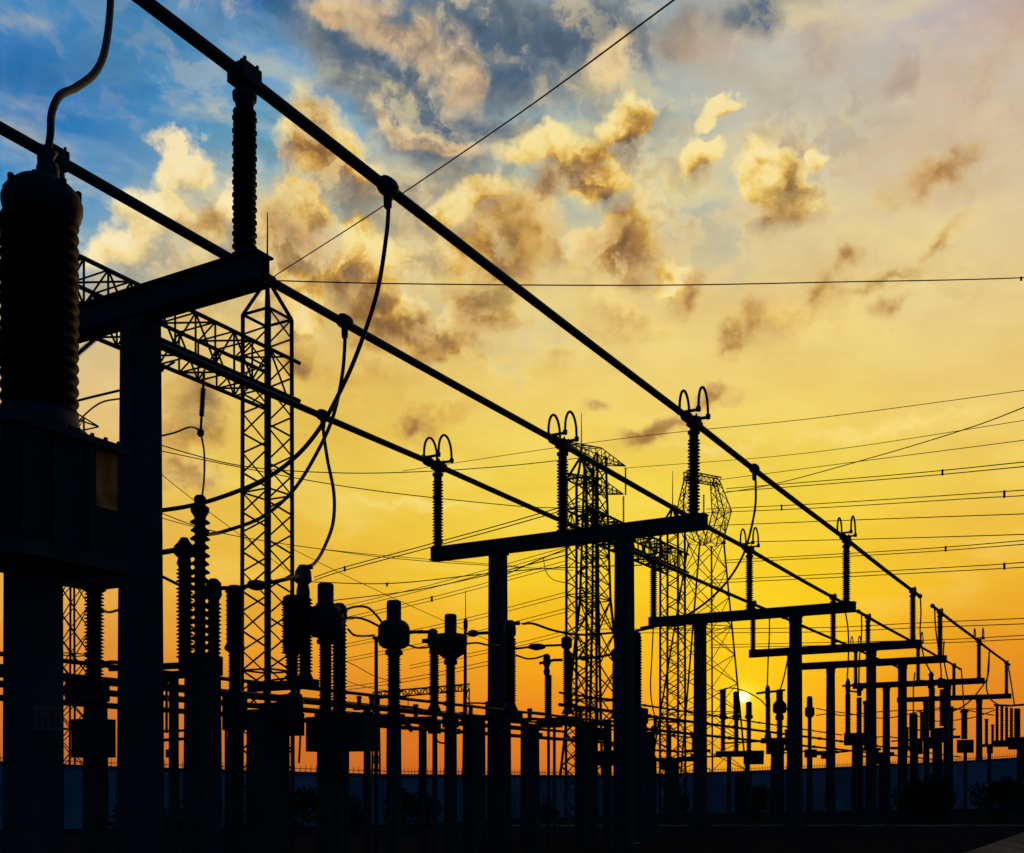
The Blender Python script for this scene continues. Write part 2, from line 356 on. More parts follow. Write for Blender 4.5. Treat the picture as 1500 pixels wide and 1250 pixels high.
def shrub_mesh(seed, nleaf=1500):
    rnd = random.Random(seed); mb = MB(); lobes = [(Vector((rnd.gauss(0, .33), rnd.gauss(0, .33), .75+rnd.uniform(-.3, .45))), rnd.uniform(.28, .5)) for _ in range(9)]
    for i in range(nleaf):
        c, r = rnd.choice(lobes); d = Vector((rnd.gauss(0, 1), rnd.gauss(0, 1), rnd.gauss(0, 1))).normalized()
        p = c+d*r*rnd.uniform(.6, 1.08); p.z = max(.06, p.z)
        u = Vector((rnd.gauss(0, 1), rnd.gauss(0, 1), rnd.gauss(0, 1))).normalized(); w = u.orthogonal().normalized(); l = rnd.uniform(.05, .1)
        mb.add([p-u*l, p+w*l*.45, p+u*l, p-w*l*.45], [(0, 1, 2, 3)])
    st = MB()
    for k in range(5):
        c, r = lobes[k]; st.tube(spline([(0, 0, -.02), (c.x*.3, c.y*.3, .3), tuple(c)], 4), [.035*(1-.07*i) for i in range(9)], 6)
    return mb, st
SH = [shrub_mesh(3), shrub_mesh(8), shrub_mesh(21)]
shrub_src = []
def shrub(x, ytop, D, label, k):
    s = zat(ytop, D)/1.55
    r = thing('shrub', label, 'shrub', G(x, D), 'clipped shrubs along the wall'); r.scale = (s, s, s); r.rotation_euler.z = x*.7
    if len(shrub_src) <= k:
        BASE[r] = Vector((0, 0, 0)); f, st = SH[k]; fo = f.build('foliage', LEAF, r); so_ = st.build('stem', BARK, r); shrub_src.append((fo, so_))
    else:
        for o in shrub_src[k]:
            c = o.copy(); COL.objects.link(c); c.parent = r
for i, (x, y, D, lb) in enumerate([
    (438, 1152, 36, 'large round dark shrub at the foot of the tall lattice column'), (512, 1166, 38, 'round shrub left of the central bulbous current transformer, before the wall'),
    (582, 1156, 38, 'round shrub at the foot of the central bulbous current transformer'), (629, 1164, 40, 'small round shrub standing alone against the blue wall'),
    (800, 1166, 44, 'low shrub beside the slim pedestal under the low disconnector'), (985, 1160, 48, 'dark shrub at the foot of the slim lattice column left of the sun'),
    (1112, 1150, 52, 'dark shrub in front of the wall just right of the sun'), (1335, 1140, 50, 'broad dark shrub in front of the wall behind the far gantry posts'), (1368, 1138, 49, 'dark shrub right of the far gantry posts, touching its broad neighbour'), (1470, 1138, 48, 'round dark shrub at the right edge of the yard'),
    (262, 1170, 34, 'dark shrub behind the thick concrete pedestal at left'), (210, 1160, 33, 'dark shrub just right of the nearest gantry post')]):
    shrub(x, y, D, lb, i % 3)

# ------------------------------------------------------------------ bus bars on gantries
h = 8.0; ZR = H+h; RR = .072
SO = {'C': -1.977*h, 'B': -1.535*h, 'A': -1.126*h}
def R(k, t): return PV*SO[k]+DV*t+ZV*ZR
def t_at(k, x):                  # where rail k crosses photo column x
    q = (x-CX)/F; s = SO[k]; return s*(q*PV.y-PV.x)/(DV.x-q*DV.y)
BT = [1.19*h, 2.95*h, 4.68*h, 6.09*h, 6.91*h, 8.5*h, 10.1*h]
ZB = ZR-2.06                    # top of the crossbeams
BH = .33
ordn = ['nearest', 'second', 'third', 'fourth', 'fifth', 'sixth', 'farthest']
ids = ['at the left, crossing the photo corner to corner', 'in mid photo, carrying loop clamps on all three bars', 'with its right end above the sun', 'just right of the sun, at the end of the long bus bars', 'behind the one at the end of the long bus bars', 'second from the far end of the row', 'at the far right end of the row']
def ibeam(mb, c, L):
    mb.box(c+ZV*(BH/2-.011), L, .30, .022); mb.box(c-ZV*(BH/2-.011), L, .30, .022)
    mb.box(c+DV*.075, L-.004, .016, BH-.046); mb.box(c-DV*.075, L-.004, .016, BH-.046)
    for q in range(7): mb.box(c+PV*L*(q-3)/6.3, .016, .13, BH-.048)
for i, t in enumerate(BT):
    c0 = PV*(-1.55*h)+DV*t
    r = thing('bus_gantry', f'{ordn[i]} crossbeam gantry, {ids[i]}', 'gantry', c0, 'gantries carrying the bus bars')
    s0, s1 = -1.977*h-.17, -1.126*h+.30
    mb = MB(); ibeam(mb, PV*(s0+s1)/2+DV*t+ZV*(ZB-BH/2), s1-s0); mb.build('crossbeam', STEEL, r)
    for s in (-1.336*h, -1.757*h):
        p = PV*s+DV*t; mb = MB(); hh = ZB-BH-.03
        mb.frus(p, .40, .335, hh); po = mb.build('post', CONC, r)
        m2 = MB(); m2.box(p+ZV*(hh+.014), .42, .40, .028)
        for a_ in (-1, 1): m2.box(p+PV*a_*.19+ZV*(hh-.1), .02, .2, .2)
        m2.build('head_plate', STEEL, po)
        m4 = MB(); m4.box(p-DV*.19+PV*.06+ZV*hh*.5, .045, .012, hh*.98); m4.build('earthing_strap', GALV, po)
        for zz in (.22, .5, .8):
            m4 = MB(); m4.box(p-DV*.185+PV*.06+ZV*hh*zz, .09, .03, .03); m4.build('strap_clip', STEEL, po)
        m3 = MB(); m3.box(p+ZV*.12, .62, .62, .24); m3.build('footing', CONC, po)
# post insulators (one built, then copied)
def make_post_insulator(loops, p, label):
    r = thing('post_insulator', label, 'insulator', p, 'post insulators under the bus bars')
    m = MB(); m.lathe(p, [(.15, .002), (.15, .03), (.10, .035), (.10, .10), (.115, .11)], 14); m.build('base_flange', STEEL, r)
    m = MB(); m.lathe(p, sheds(.088, .142, .10, 1.70, 22), 16); m.build('porcelain', PORC, r)
    m = MB(); m.lathe(p, [(.10, 1.70), (.105, 1.76), (.085, 1.78), (.135, 1.80), (.14, 1.86), (.09, 1.885), (.085, 1.93)], 14); m.build('cap', STEEL, r)
    c = p+ZV*2.06; m = MB()
    m.box(c-ZV*.09, .16, .34, .07)
    for a in (-1, 1):
        m.box(c+PV*a*.098+ZV*.0, .05, .30, .20)
        for b in (-1, 1): m.lathe(c+PV*a*.098+DV*b*.1+ZV*.09, [(.02, 0), (.02, .05), (.012, .06)], 6)
    m.box(c+ZV*.09, .2, .26, .035)
    k = m.build('clamp', ALU, r)
    if loops:
        m = MB()
        for b in (-1, 1):
            m.lathe(c+DV*(b*.30-.12), [(.1, -.12), (.115, -.1), (.115, .1), (.1, .12)], 12, DV)
            m.box(c+DV*b*.30+ZV*.16, .46, .07, .05)
        m.build('expansion_joint', ALU, k)
        for a in (-1, 1):
            q = c+PV*a*.22+ZV*.17
            pts = [q+DV*(-.30)] + [q+DV*(.29*-math.cos(u))+ZV*(.12+.44*math.sin(u)) for u in [math.pi*j/14 for j in range(15)]] + [q+DV*.30]
            m = MB(); m.tube(pts, .031, 8)
            for b in (-1, 1): m.lathe(q+DV*b*.3-ZV*.05, [(.05, 0), (.055, .02), (.055, .1), (.03, .12)], 8)
            m.build('expansion_loop', ALU, k)
    return r
bpy.context.view_layer.update()
protos = {}
where = {'C': 'left end', 'B': 'middle', 'A': 'right end'}
for i, t in enumerate(BT):
    for k in 'CBA':
        if i == 0 and k == 'C': continue
        p = PV*SO[k]+DV*t+ZV*ZB; lp = i in (1, 2, 5)
        lb = f'ribbed post insulator on the {where[k]} of the {ordn[i]} crossbeam' + (', two wire loops above' if lp else ', clamped to the bus bar')
        if lp not in protos: protos[lp] = make_post_insulator(lp, p, lb)
        else: copy_tree(protos[lp], p, lb)
TE = 6.28*h; T2 = 6.66*h; T3 = 10.27*h
nm = {'C': 'lowest', 'B': 'middle', 'A': 'uppermost'}
for k in 'CBA':
    t0 = .1*h if k != 'A' else .1*h
    te = TE+(.15*h if k == 'C' else 0)
    for j, (u0, u1) in enumerate(((t0, te), (T2, T3+(.16*h if k == 'B' else 0)))):
        a, b = R(k, u0), R(k, u1); mb = MB()
        pts = []
        sup = [t for t in BT if u0 <= t <= u1]; n = 60
        for q in range(n+1):
            t = u0+(u1-u0)*q/n; pts.append(R(k, t)-ZV*(.03*math.sin(math.pi*((t/h-1.19) % 1.75)/1.75)))
        mb.tube(pts, RR, 14); 
        r = thing('bus_bar', (f'{nm[k]} of the three long tubular bus bars running in from the near left' if j == 0 else f'{nm[k]} of the three short tubular bus bars on the far gantries'), 'bus bar', a, 'tubular bus bars'); mb.build('tube', ALU, r)
        for e, sg in ((pts[0], -1), (pts[-1], 1)):
            m = MB(); m.lathe(e-DV*.06, [(.09, 0), (.1, .03), (.1, .14), (.06, .2), (.02, .22)], 12, DV*sg if sg > 0 else DV); m.build('end_cap', ALU, r)

# ------------------------------------------------------------------ lattice work
def lattice(mb_legs, mb_br, c0, c1, w0, w1, u, v, n, leg=.09, br=.045, style='X', faces=(0, 1, 2, 3), every=1):
    """square lattice mast between centre points c0 and c1; u, v are the section axes; w0, w1 the sides"""
    c0, c1 = Vector(c0), Vector(c1)
    def cor(f, k):
        c = c0.lerp(c1, f); w = (w0+(w1-w0)*f)/2; a, b = ((-1, -1), (1, -1), (1, 1), (-1, 1))[k % 4]
        return c+u*a*w+v*b*w
    for k in range(4): mb_legs[k % len(mb_legs)].bar(cor(0, k), cor(1, k), leg)
    for i in range(n):
        f0, f1 = i/n, (i+1)/n
        for k in faces:
            m = mb_br[k % len(mb_br)]
            if style == 'X':
                m.bar(cor(f0, k), cor(f1, k+1), br); m.bar(cor(f0, k+1), cor(f1, k), br)
            else:
                if i % 2: m.bar(cor(f0, k), cor(f1, k+1), br)
                else: m.bar(cor(f0, k+1), cor(f1, k), br)
            if (i % 3 == 0 if style == 'X' else i % every == 0): m.bar(cor(f0, k), cor(f0, k+1), br)
SG = -19.3; TG = 10.5
def GP(t): return PV*SG+DV*t
gcol = [(21.2, 'lattice gantry column with pyramid top and rod, tallest at left centre', .84), (38.65, 'lattice gantry column overlapping the far pylon with crossarms', .84), (47.9, 'lattice gantry column left of the sun, beneath a thin rod', .84)]
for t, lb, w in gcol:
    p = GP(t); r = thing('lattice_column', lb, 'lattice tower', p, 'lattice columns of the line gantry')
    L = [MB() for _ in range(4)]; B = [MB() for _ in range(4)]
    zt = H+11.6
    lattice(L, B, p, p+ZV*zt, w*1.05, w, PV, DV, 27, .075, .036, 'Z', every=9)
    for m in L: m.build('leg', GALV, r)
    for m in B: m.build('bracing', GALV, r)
    m = MB()
    for k, (a, b) in enumerate(((-1, -1), (1, -1), (1, 1), (-1, 1))):
        m.bar(p+ZV*zt+(PV*a+DV*b)*w/2, p+ZV*(zt+.95), .07)
        m.bar(p+ZV*zt+(PV*a+DV*b)*w/2, p+ZV*zt+(PV*-b+DV*a)*w/2, .06)
    m.box(p+ZV*(zt+.98), .3, .3, .06); m.build('peak', GALV, r)
    m = MB(); m.tube([p+ZV*(zt+1.0), p+ZV*(zt+2.6)], [.028, .012], 6); m.build('lightning_rod', GALV, r)
    if t < 30:
        m = MB(); m.tube([p+PV*.34-DV*.34+ZV*.1, p+PV*.34-DV*.34+ZV*zt], .07, 8); m.build('cable_conduit', GALV, r)
for (t0, t1, lb, ws) in ((5.0, 21.75, 'box lattice girder descending from upper left onto the tall column', 1.15), (38.2, 48.6, 'box lattice girder between the two far lattice columns', 1.0)):
    a, b = GP(t0)+ZV*(H+TG-.45), GP(t1)+ZV*(H+TG-.45)
    r = thing('lattice_girder', lb, 'girder', a, 'box girders of the line gantry')
    L = [MB() for _ in range(4)]; B = [MB() for _ in range(4)]
    lattice(L, B, a, b, ws, ws, PV, ZV*.82, 0, .075)
    e_ = b-DV*.5; lattice([MB() for _ in range(4)], B, a, e_, ws, ws, PV, ZV*.82, int((t1-t0)/.6), .075, .036, 'Z')
    for m in L: m.build('chord', GALV, r)
    for m in B: m.build('bracing', GALV, r)

def pylon_parts(r, mbs):
    for n_, m in mbs: m.build(n_, GALV, r)
# pylon with two crossarms behind the middle gantry
D1 = 113; pc = G(872, D1); PD = Vector((.622, .783, 0)); PE = Vector((.783, -.622, 0))
r = thing('crossarm_pylon', 'far lattice pylon with two slanting crossarms behind the middle gantry', 'pylon', pc)
L = [MB() for _ in range(4)]; B = [MB()]
zw = zat(880, D1); ztp = zat(668, D1)
lattice(L, B, pc, pc+ZV*zw, 5.4, 2.2, PD, PE, 6, .2, .1); lattice(L, B, pc+ZV*zw, pc+ZV*ztp, 2.2, 1.5, PD, PE, 10, .18, .09)
for m in L: m.build('leg', GALV, r)
B[0].build('bracing', GALV, r)
for (y, ln) in ((665, 5.6), (709, 5.2)):
    z = zat(y, D1); m = MB()
    for sg in (-1, 1):
        tip = pc+PD*sg*ln+ZV*z
        for e in (-1, 1):
            m.bar(pc+PE*e*.75+ZV*(z+.45), tip, .09); m.bar(pc+PE*e*.75+ZV*(z-1.0), tip, .08)
            for q in range(6):
                f = q/6; g = (q+1)/6
                t0 = (pc+PE*e*.75+ZV*(z+.45)).lerp(tip, f); b0 = (pc+PE*e*.75+ZV*(z-1.0)).lerp(tip, f); t1 = (pc+PE*e*.75+ZV*(z+.45)).lerp(tip, g); b1 = (pc+PE*e*.75+ZV*(z-1.0)).lerp(tip, g)
                m.bar(t0, b0, .05); m.bar(b0, t1, .045)
        for q in range(6):
            f = q/6; m.bar((pc+PE*.75+ZV*(z+.45)).lerp(tip, f), (pc-PE*.75+ZV*(z+.45)).lerp(tip, min(1, f+.16)), .07)
    m.build('crossarm', GALV, r)
    for sg in (-1, 1):
        tip = pc+PD*sg*ln+ZV*z; m = MB(); m.lathe(tip-ZV*3.0, sheds(.05, .13, 0, 2.8, 14), 8); m.build('insulator_string', PORC, r)
# goblet pylon right of it
D2 = 120; pc = G(1018, D2); A1 = Vector((.955, .30, 0)); A2 = Vector((-.30, .955, 0))
r = thing('goblet_pylon', 'far goblet shaped lattice pylon with open window, above the sun', 'pylon', pc)
L = [MB() for _ in range(4)]; B = [MB()]
zw = zat(795, D2)
lattice(L, B, G(1020, D2), G(1034, D2)+ZV*zw, 8.0, 2.75, A1, A2, 9, .14, .065)
def q2(x, y): return G(CX, D2)+A1*((x-1030)*D2/F/.955)+G(1030, D2)-G(CX, D2)+ZV*zat(y, D2)
lattice(L, B, q2(1022, 797), q2(1004, 748), 1.5, 1.5, A1, A2, 3, .09, .045); lattice(L, B, q2(1045, 797), q2(1059, 748), 1.5, 1.5, A1, A2, 3, .09, .045)
lattice(L, B, q2(1004, 748), q2(1009, 697), 1.5, .7, A1, A2, 3, .09, .045); lattice(L, B, q2(1059, 748), q2(1048, 702), 1.5, .7, A1, A2, 3, .09, .045)
for m in L: m.build('leg', GALV, r)
B[0].build('bracing', GALV, r)
Lb = [MB()]; lattice(Lb, Lb, q2(1002, 699), q2(1056, 704), .8, .8, A2, ZV, 7, .08, .045); Lb[0].build('top_beam', GALV, r)
for x in (1064, 1000, 1031):
    m = MB(); m.lathe(q2(x, 795 if x == 1064 else 760), sheds(.05, .12, 0, 2.6, 12), 8)
    if x == 1064: m.bar(q2(1057, 752), q2(1064, 757), .1)
    m.build('insulator_string', PORC, r)
# pylon at far left, seen in the gap beside the gantry post
D3 = 90; pc = G(106, D3)
r = thing('crossarm_pylon', 'far lattice pylon glimpsed in the gap left of the nearest gantry post', 'pylon', pc)
L = [MB() for _ in range(4)]; B = [MB()]
lattice(L, B, pc, pc+ZV*zat(850, D3), 2.6, 1.7, PV, DV, 9, .13, .07); lattice(L, B, pc+ZV*zat(850, D3), pc+ZV*zat(612, D3), 1.7, 1.2, PV, DV, 10, .12, .06)
for m in L: m.build('leg', GALV, r)
B[0].build('bracing', GALV, r)
m = MB()
for sg in (-1, 1):
    tip = pc+Vector((1, .3, 0))*sg*1.9+ZV*zat(622, D3)
    for e in (-1, 1): m.bar(pc+PV*e*.6+ZV*zat(608, D3), tip, .09); m.bar(pc+PV*e*.6+ZV*zat(634, D3), tip, .09)
m.build('crossarm', GALV, r)
# far low portal girder between the current transformers
D4 = 120; a, b = W(548, 1019, D4), W(686, 1007, D4+6)
r = thing('portal_gantry', 'far low lattice portal seen between the current transformers', 'gantry', Vector((a.x, a.y, 0)))
Lb = [MB()]; t = (b-a).normalized(); lattice(Lb, Lb, a, b, .7, .7, t.cross(ZV).normalized(), ZV, 16, .11, .07, 'Z'); Lb[0].build('girder', GALV, r)
for f in (.02, .98):
    q = a.lerp(b, f); Lb = [MB()]; lattice(Lb, Lb, Vector((q.x, q.y, 0)), q, .9, .6, Vector((1, 0, 0)), Vector((0, 1, 0)), 8, .09, .06); Lb[0].build('leg', GALV, r)
for f in (.35, .6):
    q = a.lerp(b, f)-ZV*.4; m = MB(); m.tube([q, q-ZV*1.9], .05, 5); m.build('insulator_string', PORC, r)

# ------------------------------------------------------------------ yard apparatus (pixel sizes are turned into metres at each thing's own distance)
MT = {'p': PORC, 's': STEEL, 'g': GALV, 'a': ALU, 'c': CONC, 'k': PAINT, 'w': COND}
def dev(name, label, cat, x, D, parts, group=None):
    r = thing(name, label, cat, G(x, D), group)
    def Z(y): return 0.0 if y is None else zat(y, D)
    last = r
    for p in parts:
        k, n_, m_ = p[:3]; sub = n_.startswith('>'); n_ = n_.lstrip('>')
        mb = MB()
        if k == 'L':                   # turned body: [(row, radius)], x
            prof, xx = p[3], p[4]; b = G(xx, D)
            mb.lathe(b, [(px(rr, D), Z(y)) for y, rr in sorted(prof, key=lambda q: Z(q[0]))], 18)
        elif k == 'S':                 # ribbed porcelain: top, bottom, core, shed, count, x
            yt, yb, rc, rs, cnt, xx = p[3:9]
            mb.lathe(G(xx, D), sheds(px(rc, D), px(rs, D), Z(yb), Z(yt), cnt), 14)
        elif k == 'B':                 # box: x0, x1, y0, y1, depth ratio
            x0, x1, y0, y1, q = p[3:8]; a_ = px(x1-x0, D)/(.8655+.501*q)
            z0, z1 = Z(y1), Z(y0); mb.box(G((x0+x1)/2, D)+ZV*(z0+z1)/2, a_, a_*q, z1-z0)
        elif k == 'P':                 # tapered square post: x, top row, width top, width bottom (visible)
            xx, yt, w0, w1 = p[3:7]; mb.frus(G(xx, D), px(w1, D)/1.366, px(w0, D)/1.366, Z(yt))
        elif k == 'T':                 # tube through (x, row[, extra depth]) points: pts, radius, smooth
            pts = [W(q[0], q[1], D+(q[2] if len(q) > 2 else 0)) if q[1] is not None else G(q[0], D) for q in p[3]]
            mb.tube(spline(pts, 6) if (len(p) > 5 and p[5]) else pts, px(p[4], D), 8)
        o = mb.build(n_, MT[m_], last if sub else r)
        if not sub: last = o
    return r

# the big oil filled transformer at far left ------------------------------------------------
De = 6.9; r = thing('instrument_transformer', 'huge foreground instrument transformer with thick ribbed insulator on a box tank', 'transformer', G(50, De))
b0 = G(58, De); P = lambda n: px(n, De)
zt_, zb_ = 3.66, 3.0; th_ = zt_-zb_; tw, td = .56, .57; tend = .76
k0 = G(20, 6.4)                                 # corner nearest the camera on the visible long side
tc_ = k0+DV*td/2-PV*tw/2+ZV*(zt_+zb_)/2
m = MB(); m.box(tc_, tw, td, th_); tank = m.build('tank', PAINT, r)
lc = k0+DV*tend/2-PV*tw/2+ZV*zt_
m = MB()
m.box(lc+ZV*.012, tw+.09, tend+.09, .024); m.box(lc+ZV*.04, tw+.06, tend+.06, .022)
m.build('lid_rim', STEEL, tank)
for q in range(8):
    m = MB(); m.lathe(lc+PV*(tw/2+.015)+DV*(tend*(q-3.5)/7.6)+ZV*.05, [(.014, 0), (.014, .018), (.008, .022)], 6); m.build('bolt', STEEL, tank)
m = MB(); m.box(k0+DV*(td+.095)-PV*.012+ZV*(zt_-.185), .008, .176, .37); m.build('amber_panel', AMBER, tank)  # translucent amber sheet standing in for a bright patch of unknown cause
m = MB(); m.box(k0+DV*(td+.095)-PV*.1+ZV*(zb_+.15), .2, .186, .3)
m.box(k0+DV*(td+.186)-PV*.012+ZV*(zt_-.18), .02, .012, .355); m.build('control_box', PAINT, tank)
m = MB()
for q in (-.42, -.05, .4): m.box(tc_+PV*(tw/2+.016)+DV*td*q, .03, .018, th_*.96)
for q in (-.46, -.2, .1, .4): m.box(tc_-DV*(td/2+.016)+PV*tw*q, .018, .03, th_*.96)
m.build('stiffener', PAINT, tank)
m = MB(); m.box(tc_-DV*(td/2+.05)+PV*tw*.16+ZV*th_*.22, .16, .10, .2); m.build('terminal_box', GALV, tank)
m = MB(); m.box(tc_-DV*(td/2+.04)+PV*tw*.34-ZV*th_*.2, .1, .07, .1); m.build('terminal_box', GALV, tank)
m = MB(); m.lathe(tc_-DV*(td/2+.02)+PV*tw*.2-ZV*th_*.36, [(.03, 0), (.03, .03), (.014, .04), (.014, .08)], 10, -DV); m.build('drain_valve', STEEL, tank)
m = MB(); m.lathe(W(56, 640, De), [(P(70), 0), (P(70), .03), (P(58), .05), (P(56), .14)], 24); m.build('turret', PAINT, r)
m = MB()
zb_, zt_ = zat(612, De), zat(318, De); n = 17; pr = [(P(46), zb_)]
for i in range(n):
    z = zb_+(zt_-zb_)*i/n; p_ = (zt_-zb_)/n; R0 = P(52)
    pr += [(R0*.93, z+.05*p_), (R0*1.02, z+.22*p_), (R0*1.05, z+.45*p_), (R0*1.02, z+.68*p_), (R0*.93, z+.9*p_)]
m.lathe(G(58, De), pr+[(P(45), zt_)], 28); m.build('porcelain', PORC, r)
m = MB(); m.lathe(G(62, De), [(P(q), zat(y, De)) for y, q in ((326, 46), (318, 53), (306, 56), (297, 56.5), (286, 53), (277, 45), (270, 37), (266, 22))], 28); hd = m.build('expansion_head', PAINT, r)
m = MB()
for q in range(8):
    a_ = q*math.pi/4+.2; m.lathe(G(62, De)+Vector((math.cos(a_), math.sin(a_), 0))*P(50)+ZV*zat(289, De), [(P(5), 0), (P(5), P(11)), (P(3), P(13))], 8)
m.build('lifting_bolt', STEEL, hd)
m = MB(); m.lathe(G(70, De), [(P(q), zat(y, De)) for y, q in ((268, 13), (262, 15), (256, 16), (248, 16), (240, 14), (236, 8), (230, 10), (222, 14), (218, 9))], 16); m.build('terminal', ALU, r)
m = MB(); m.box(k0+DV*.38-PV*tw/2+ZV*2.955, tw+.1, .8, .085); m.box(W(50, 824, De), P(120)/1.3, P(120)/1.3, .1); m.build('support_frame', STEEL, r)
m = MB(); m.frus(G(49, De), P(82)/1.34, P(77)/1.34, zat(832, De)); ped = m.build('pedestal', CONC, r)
pw = P(84)/1.30
nd = (-DV)
pl = G(49, De)+ZV*zat(1053, De)+PV*(P(79)/1.34/2+.008)+DV*.0
m = MB(); m.box(pl, .008, .2, .15); plate = m.build('sign_plate', WHITE, ped)
STROKE = {'1': [((.5, 0), (.5, 1))], '2': [((0, 1), (1, 1)), ((1, 1), (1, .5)), ((1, .5), (0, .5)), ((0, .5), (0, 0)), ((0, 0), (1, 0))], '0': [((0, 0), (1, 0)), ((1, 0), (1, 1)), ((1, 1), (0, 1)), ((0, 1), (0, 0))]}
for i, ch in enumerate('120'):
    o_ = pl+PV*.006-DV*.075-ZV*.045+DV*.056*i; mb = MB()
    for (a_, b_) in STROKE[ch]:
        mb.box(o_+DV*(a_[0]+b_[0])/2*.036+ZV*(a_[1]+b_[1])/2*.09, .003+.0004*len(mb.v)/8, abs(a_[0]-b_[0])*.036+.011, abs(a_[1]-b_[1])*.09+.011)
    mb.build('digit', REDM, plate)
# lead rising from its terminal
ta = t_at('A', 163); end = R('A', ta); m = MB()
pts = [W(70, 222, De), W(74, 195, De), W(76, 165, De+.2), W(88, 140, De+.5), (W(112, 128, De+.9)), (W(138, 108, De+1.4)), W(152, 80, De+2.0), W(159, 40, De+2.7), W(162, 0, De+3.3), end-ZV*.05]
m.tube(spline(pts, 8), [.021+.012*i/72 for i in range(73)], 10)
r = thing('jumper_cable', 'thick bent lead rising from the huge foreground transformer out of the frame', 'cable', pts[0]); m.build('cable', COND, r)
m = MB(); m.box(end, .2, .22, .2); m.build('clamp', ALU, r)

g1 = 'apparatus of the near bays'
dev('disconnector', 'dark ribbed column under a grey box, between transformer pedestal and nearest post', 'switch', 137, 16, [
    ('B', 'terminal_box', 'k', 94, 176, 826, 860, .8), ('L', '>cap', 's', [(858, 12), (864, 18), (868, 12)], 138), ('T', 'link_rod', 'g', [(140, 822), (168, 815)], 2.5),
    ('S', 'insulator', 'p', 868, 1000, 10, 14.5, 26, 138), ('B', 'mechanism', 'k', 96, 160, 1000, 1028, .7), ('B', 'base_box', 'k', 106, 168, 1054, 1110, .8), ('P', 'pedestal', 'c', 140, 1028, 32, 38),
    ('T', 'arm', 'a', [(148, 893), (160, 897, .3), (176, 893, .6)], 2, 1), ('T', 'arm', 'a', [(150, 972), (162, 970, .3), (200, 972, .6)], 3)], g1)
E1D = 15
dev('breaker', 'three clustered ribbed columns on a thick concrete pedestal right of the nearest post', 'breaker', 296, E1D, [
    ('P', 'pedestal', 'c', 297, 985, 50, 56), ('B', 'mechanism', 'k', 262, 326, 962, 990, .7),
    ('S', 'insulator', 'p', 758, 965, 8, 14.5, 17, 293), ('L', '>cap', 'a', [(726, 6), (730, 9), (740, 8), (744, 13.5), (750, 13.5), (757, 9), (760, 8)], 293),
    ('S', 'insulator', 'p', 832, 965, 9, 13, 24, 271), ('L', '>cap', 'k', [(788, 5), (796, 10), (801, 15), (812, 15), (818, 9), (826, 11), (833, 8)], 270), ('T', '>terminal', 'a', [(258, 806), (240, 809), (222, 811)], 4),
    ('S', 'insulator', 'p', 882, 965, 8, 11.5, 14, 313), ('L', '>cap', 'k', [(848, 5), (854, 11), (872, 12), (880, 8), (884, 8)], 313),
    ('T', 'linkage', 's', [(268, 975, -.3), (225, 977, -.3), (160, 979, -.3)], 5), ('T', 'linkage', 's', [(262, 985, .3), (228, 988, .3)], 3)], g1)
dev('disconnector', 'stout finely ribbed insulator right of the three clustered columns', 'switch', 344, 18, [
    ('L', 'cap', 's', [(858, 8), (862, 14), (868, 14), (870, 10)], 344), ('S', 'insulator', 'p', 868, 945, 11.5, 13.5, 22, 344), ('L', 'joint', 's', [(943, 10), (947, 15), (952, 15), (956, 9)], 344), ('S', 'insulator', 'p', 955, 1015, 8, 10, 16, 344),
    ('B', 'mechanism', 'k', 326, 362, 1015, 1070, .8), ('P', 'pedestal', 'c', 345, 1066, 22, 26), ('T', 'operating_rod', 'g', [(331, 1010), (331, 1120), (331, None)], 2)], g1)
dev('jumper_tube', 'long thick jumper tube with swollen contact, crossing before the tall lattice column', 'cable', 376, E1D, [
    ('T', 'arm', 'a', [(322, 862), (352, 861), (372, 857), (400, 853), (436, 845, .6)], 3.2), ('L', 'contact', 'a', [(850, 4), (852, 12), (858, 15), (863, 10), (865, 3)], 376)], g1)
dev('disconnector', 'pair of dark insulators with a jumper landing on top, before the bulbous transformer', 'switch', 438, 17.5, [
    ('B', 'base_beam', 's', 356, 472, 998, 1011, .12), ('S', 'insulator', 'p', 880, 958, 13, 16, 20, 428), ('S', '>lower_insulator', 'p', 958, 1000, 8, 10.5, 11, 428), ('L', '>cap', 's', [(872, 8), (875, 13), (881, 14)], 428),
    ('S', 'insulator', 'p', 876, 985, 8, 11.5, 22, 447), ('L', '>cap', 'a', [(828, 6), (833, 9), (838, 12), (852, 13), (856, 8), (866, 10), (873, 10), (877, 8)], 444), ('L', '>bell', 's', [(985, 8), (994, 12), (998, 13)], 447),
    ('B', 'mechanism', 'k', 388, 444, 1030, 1060, .7), ('P', 'pedestal', 'c', 386, 1040, 46, 52), ('T', 'brace', 's', [(432, 1011), (418, 1032)], 4), ('T', 'terminal', 'a', [(440, 833), (458, 830)], 4)], g1)
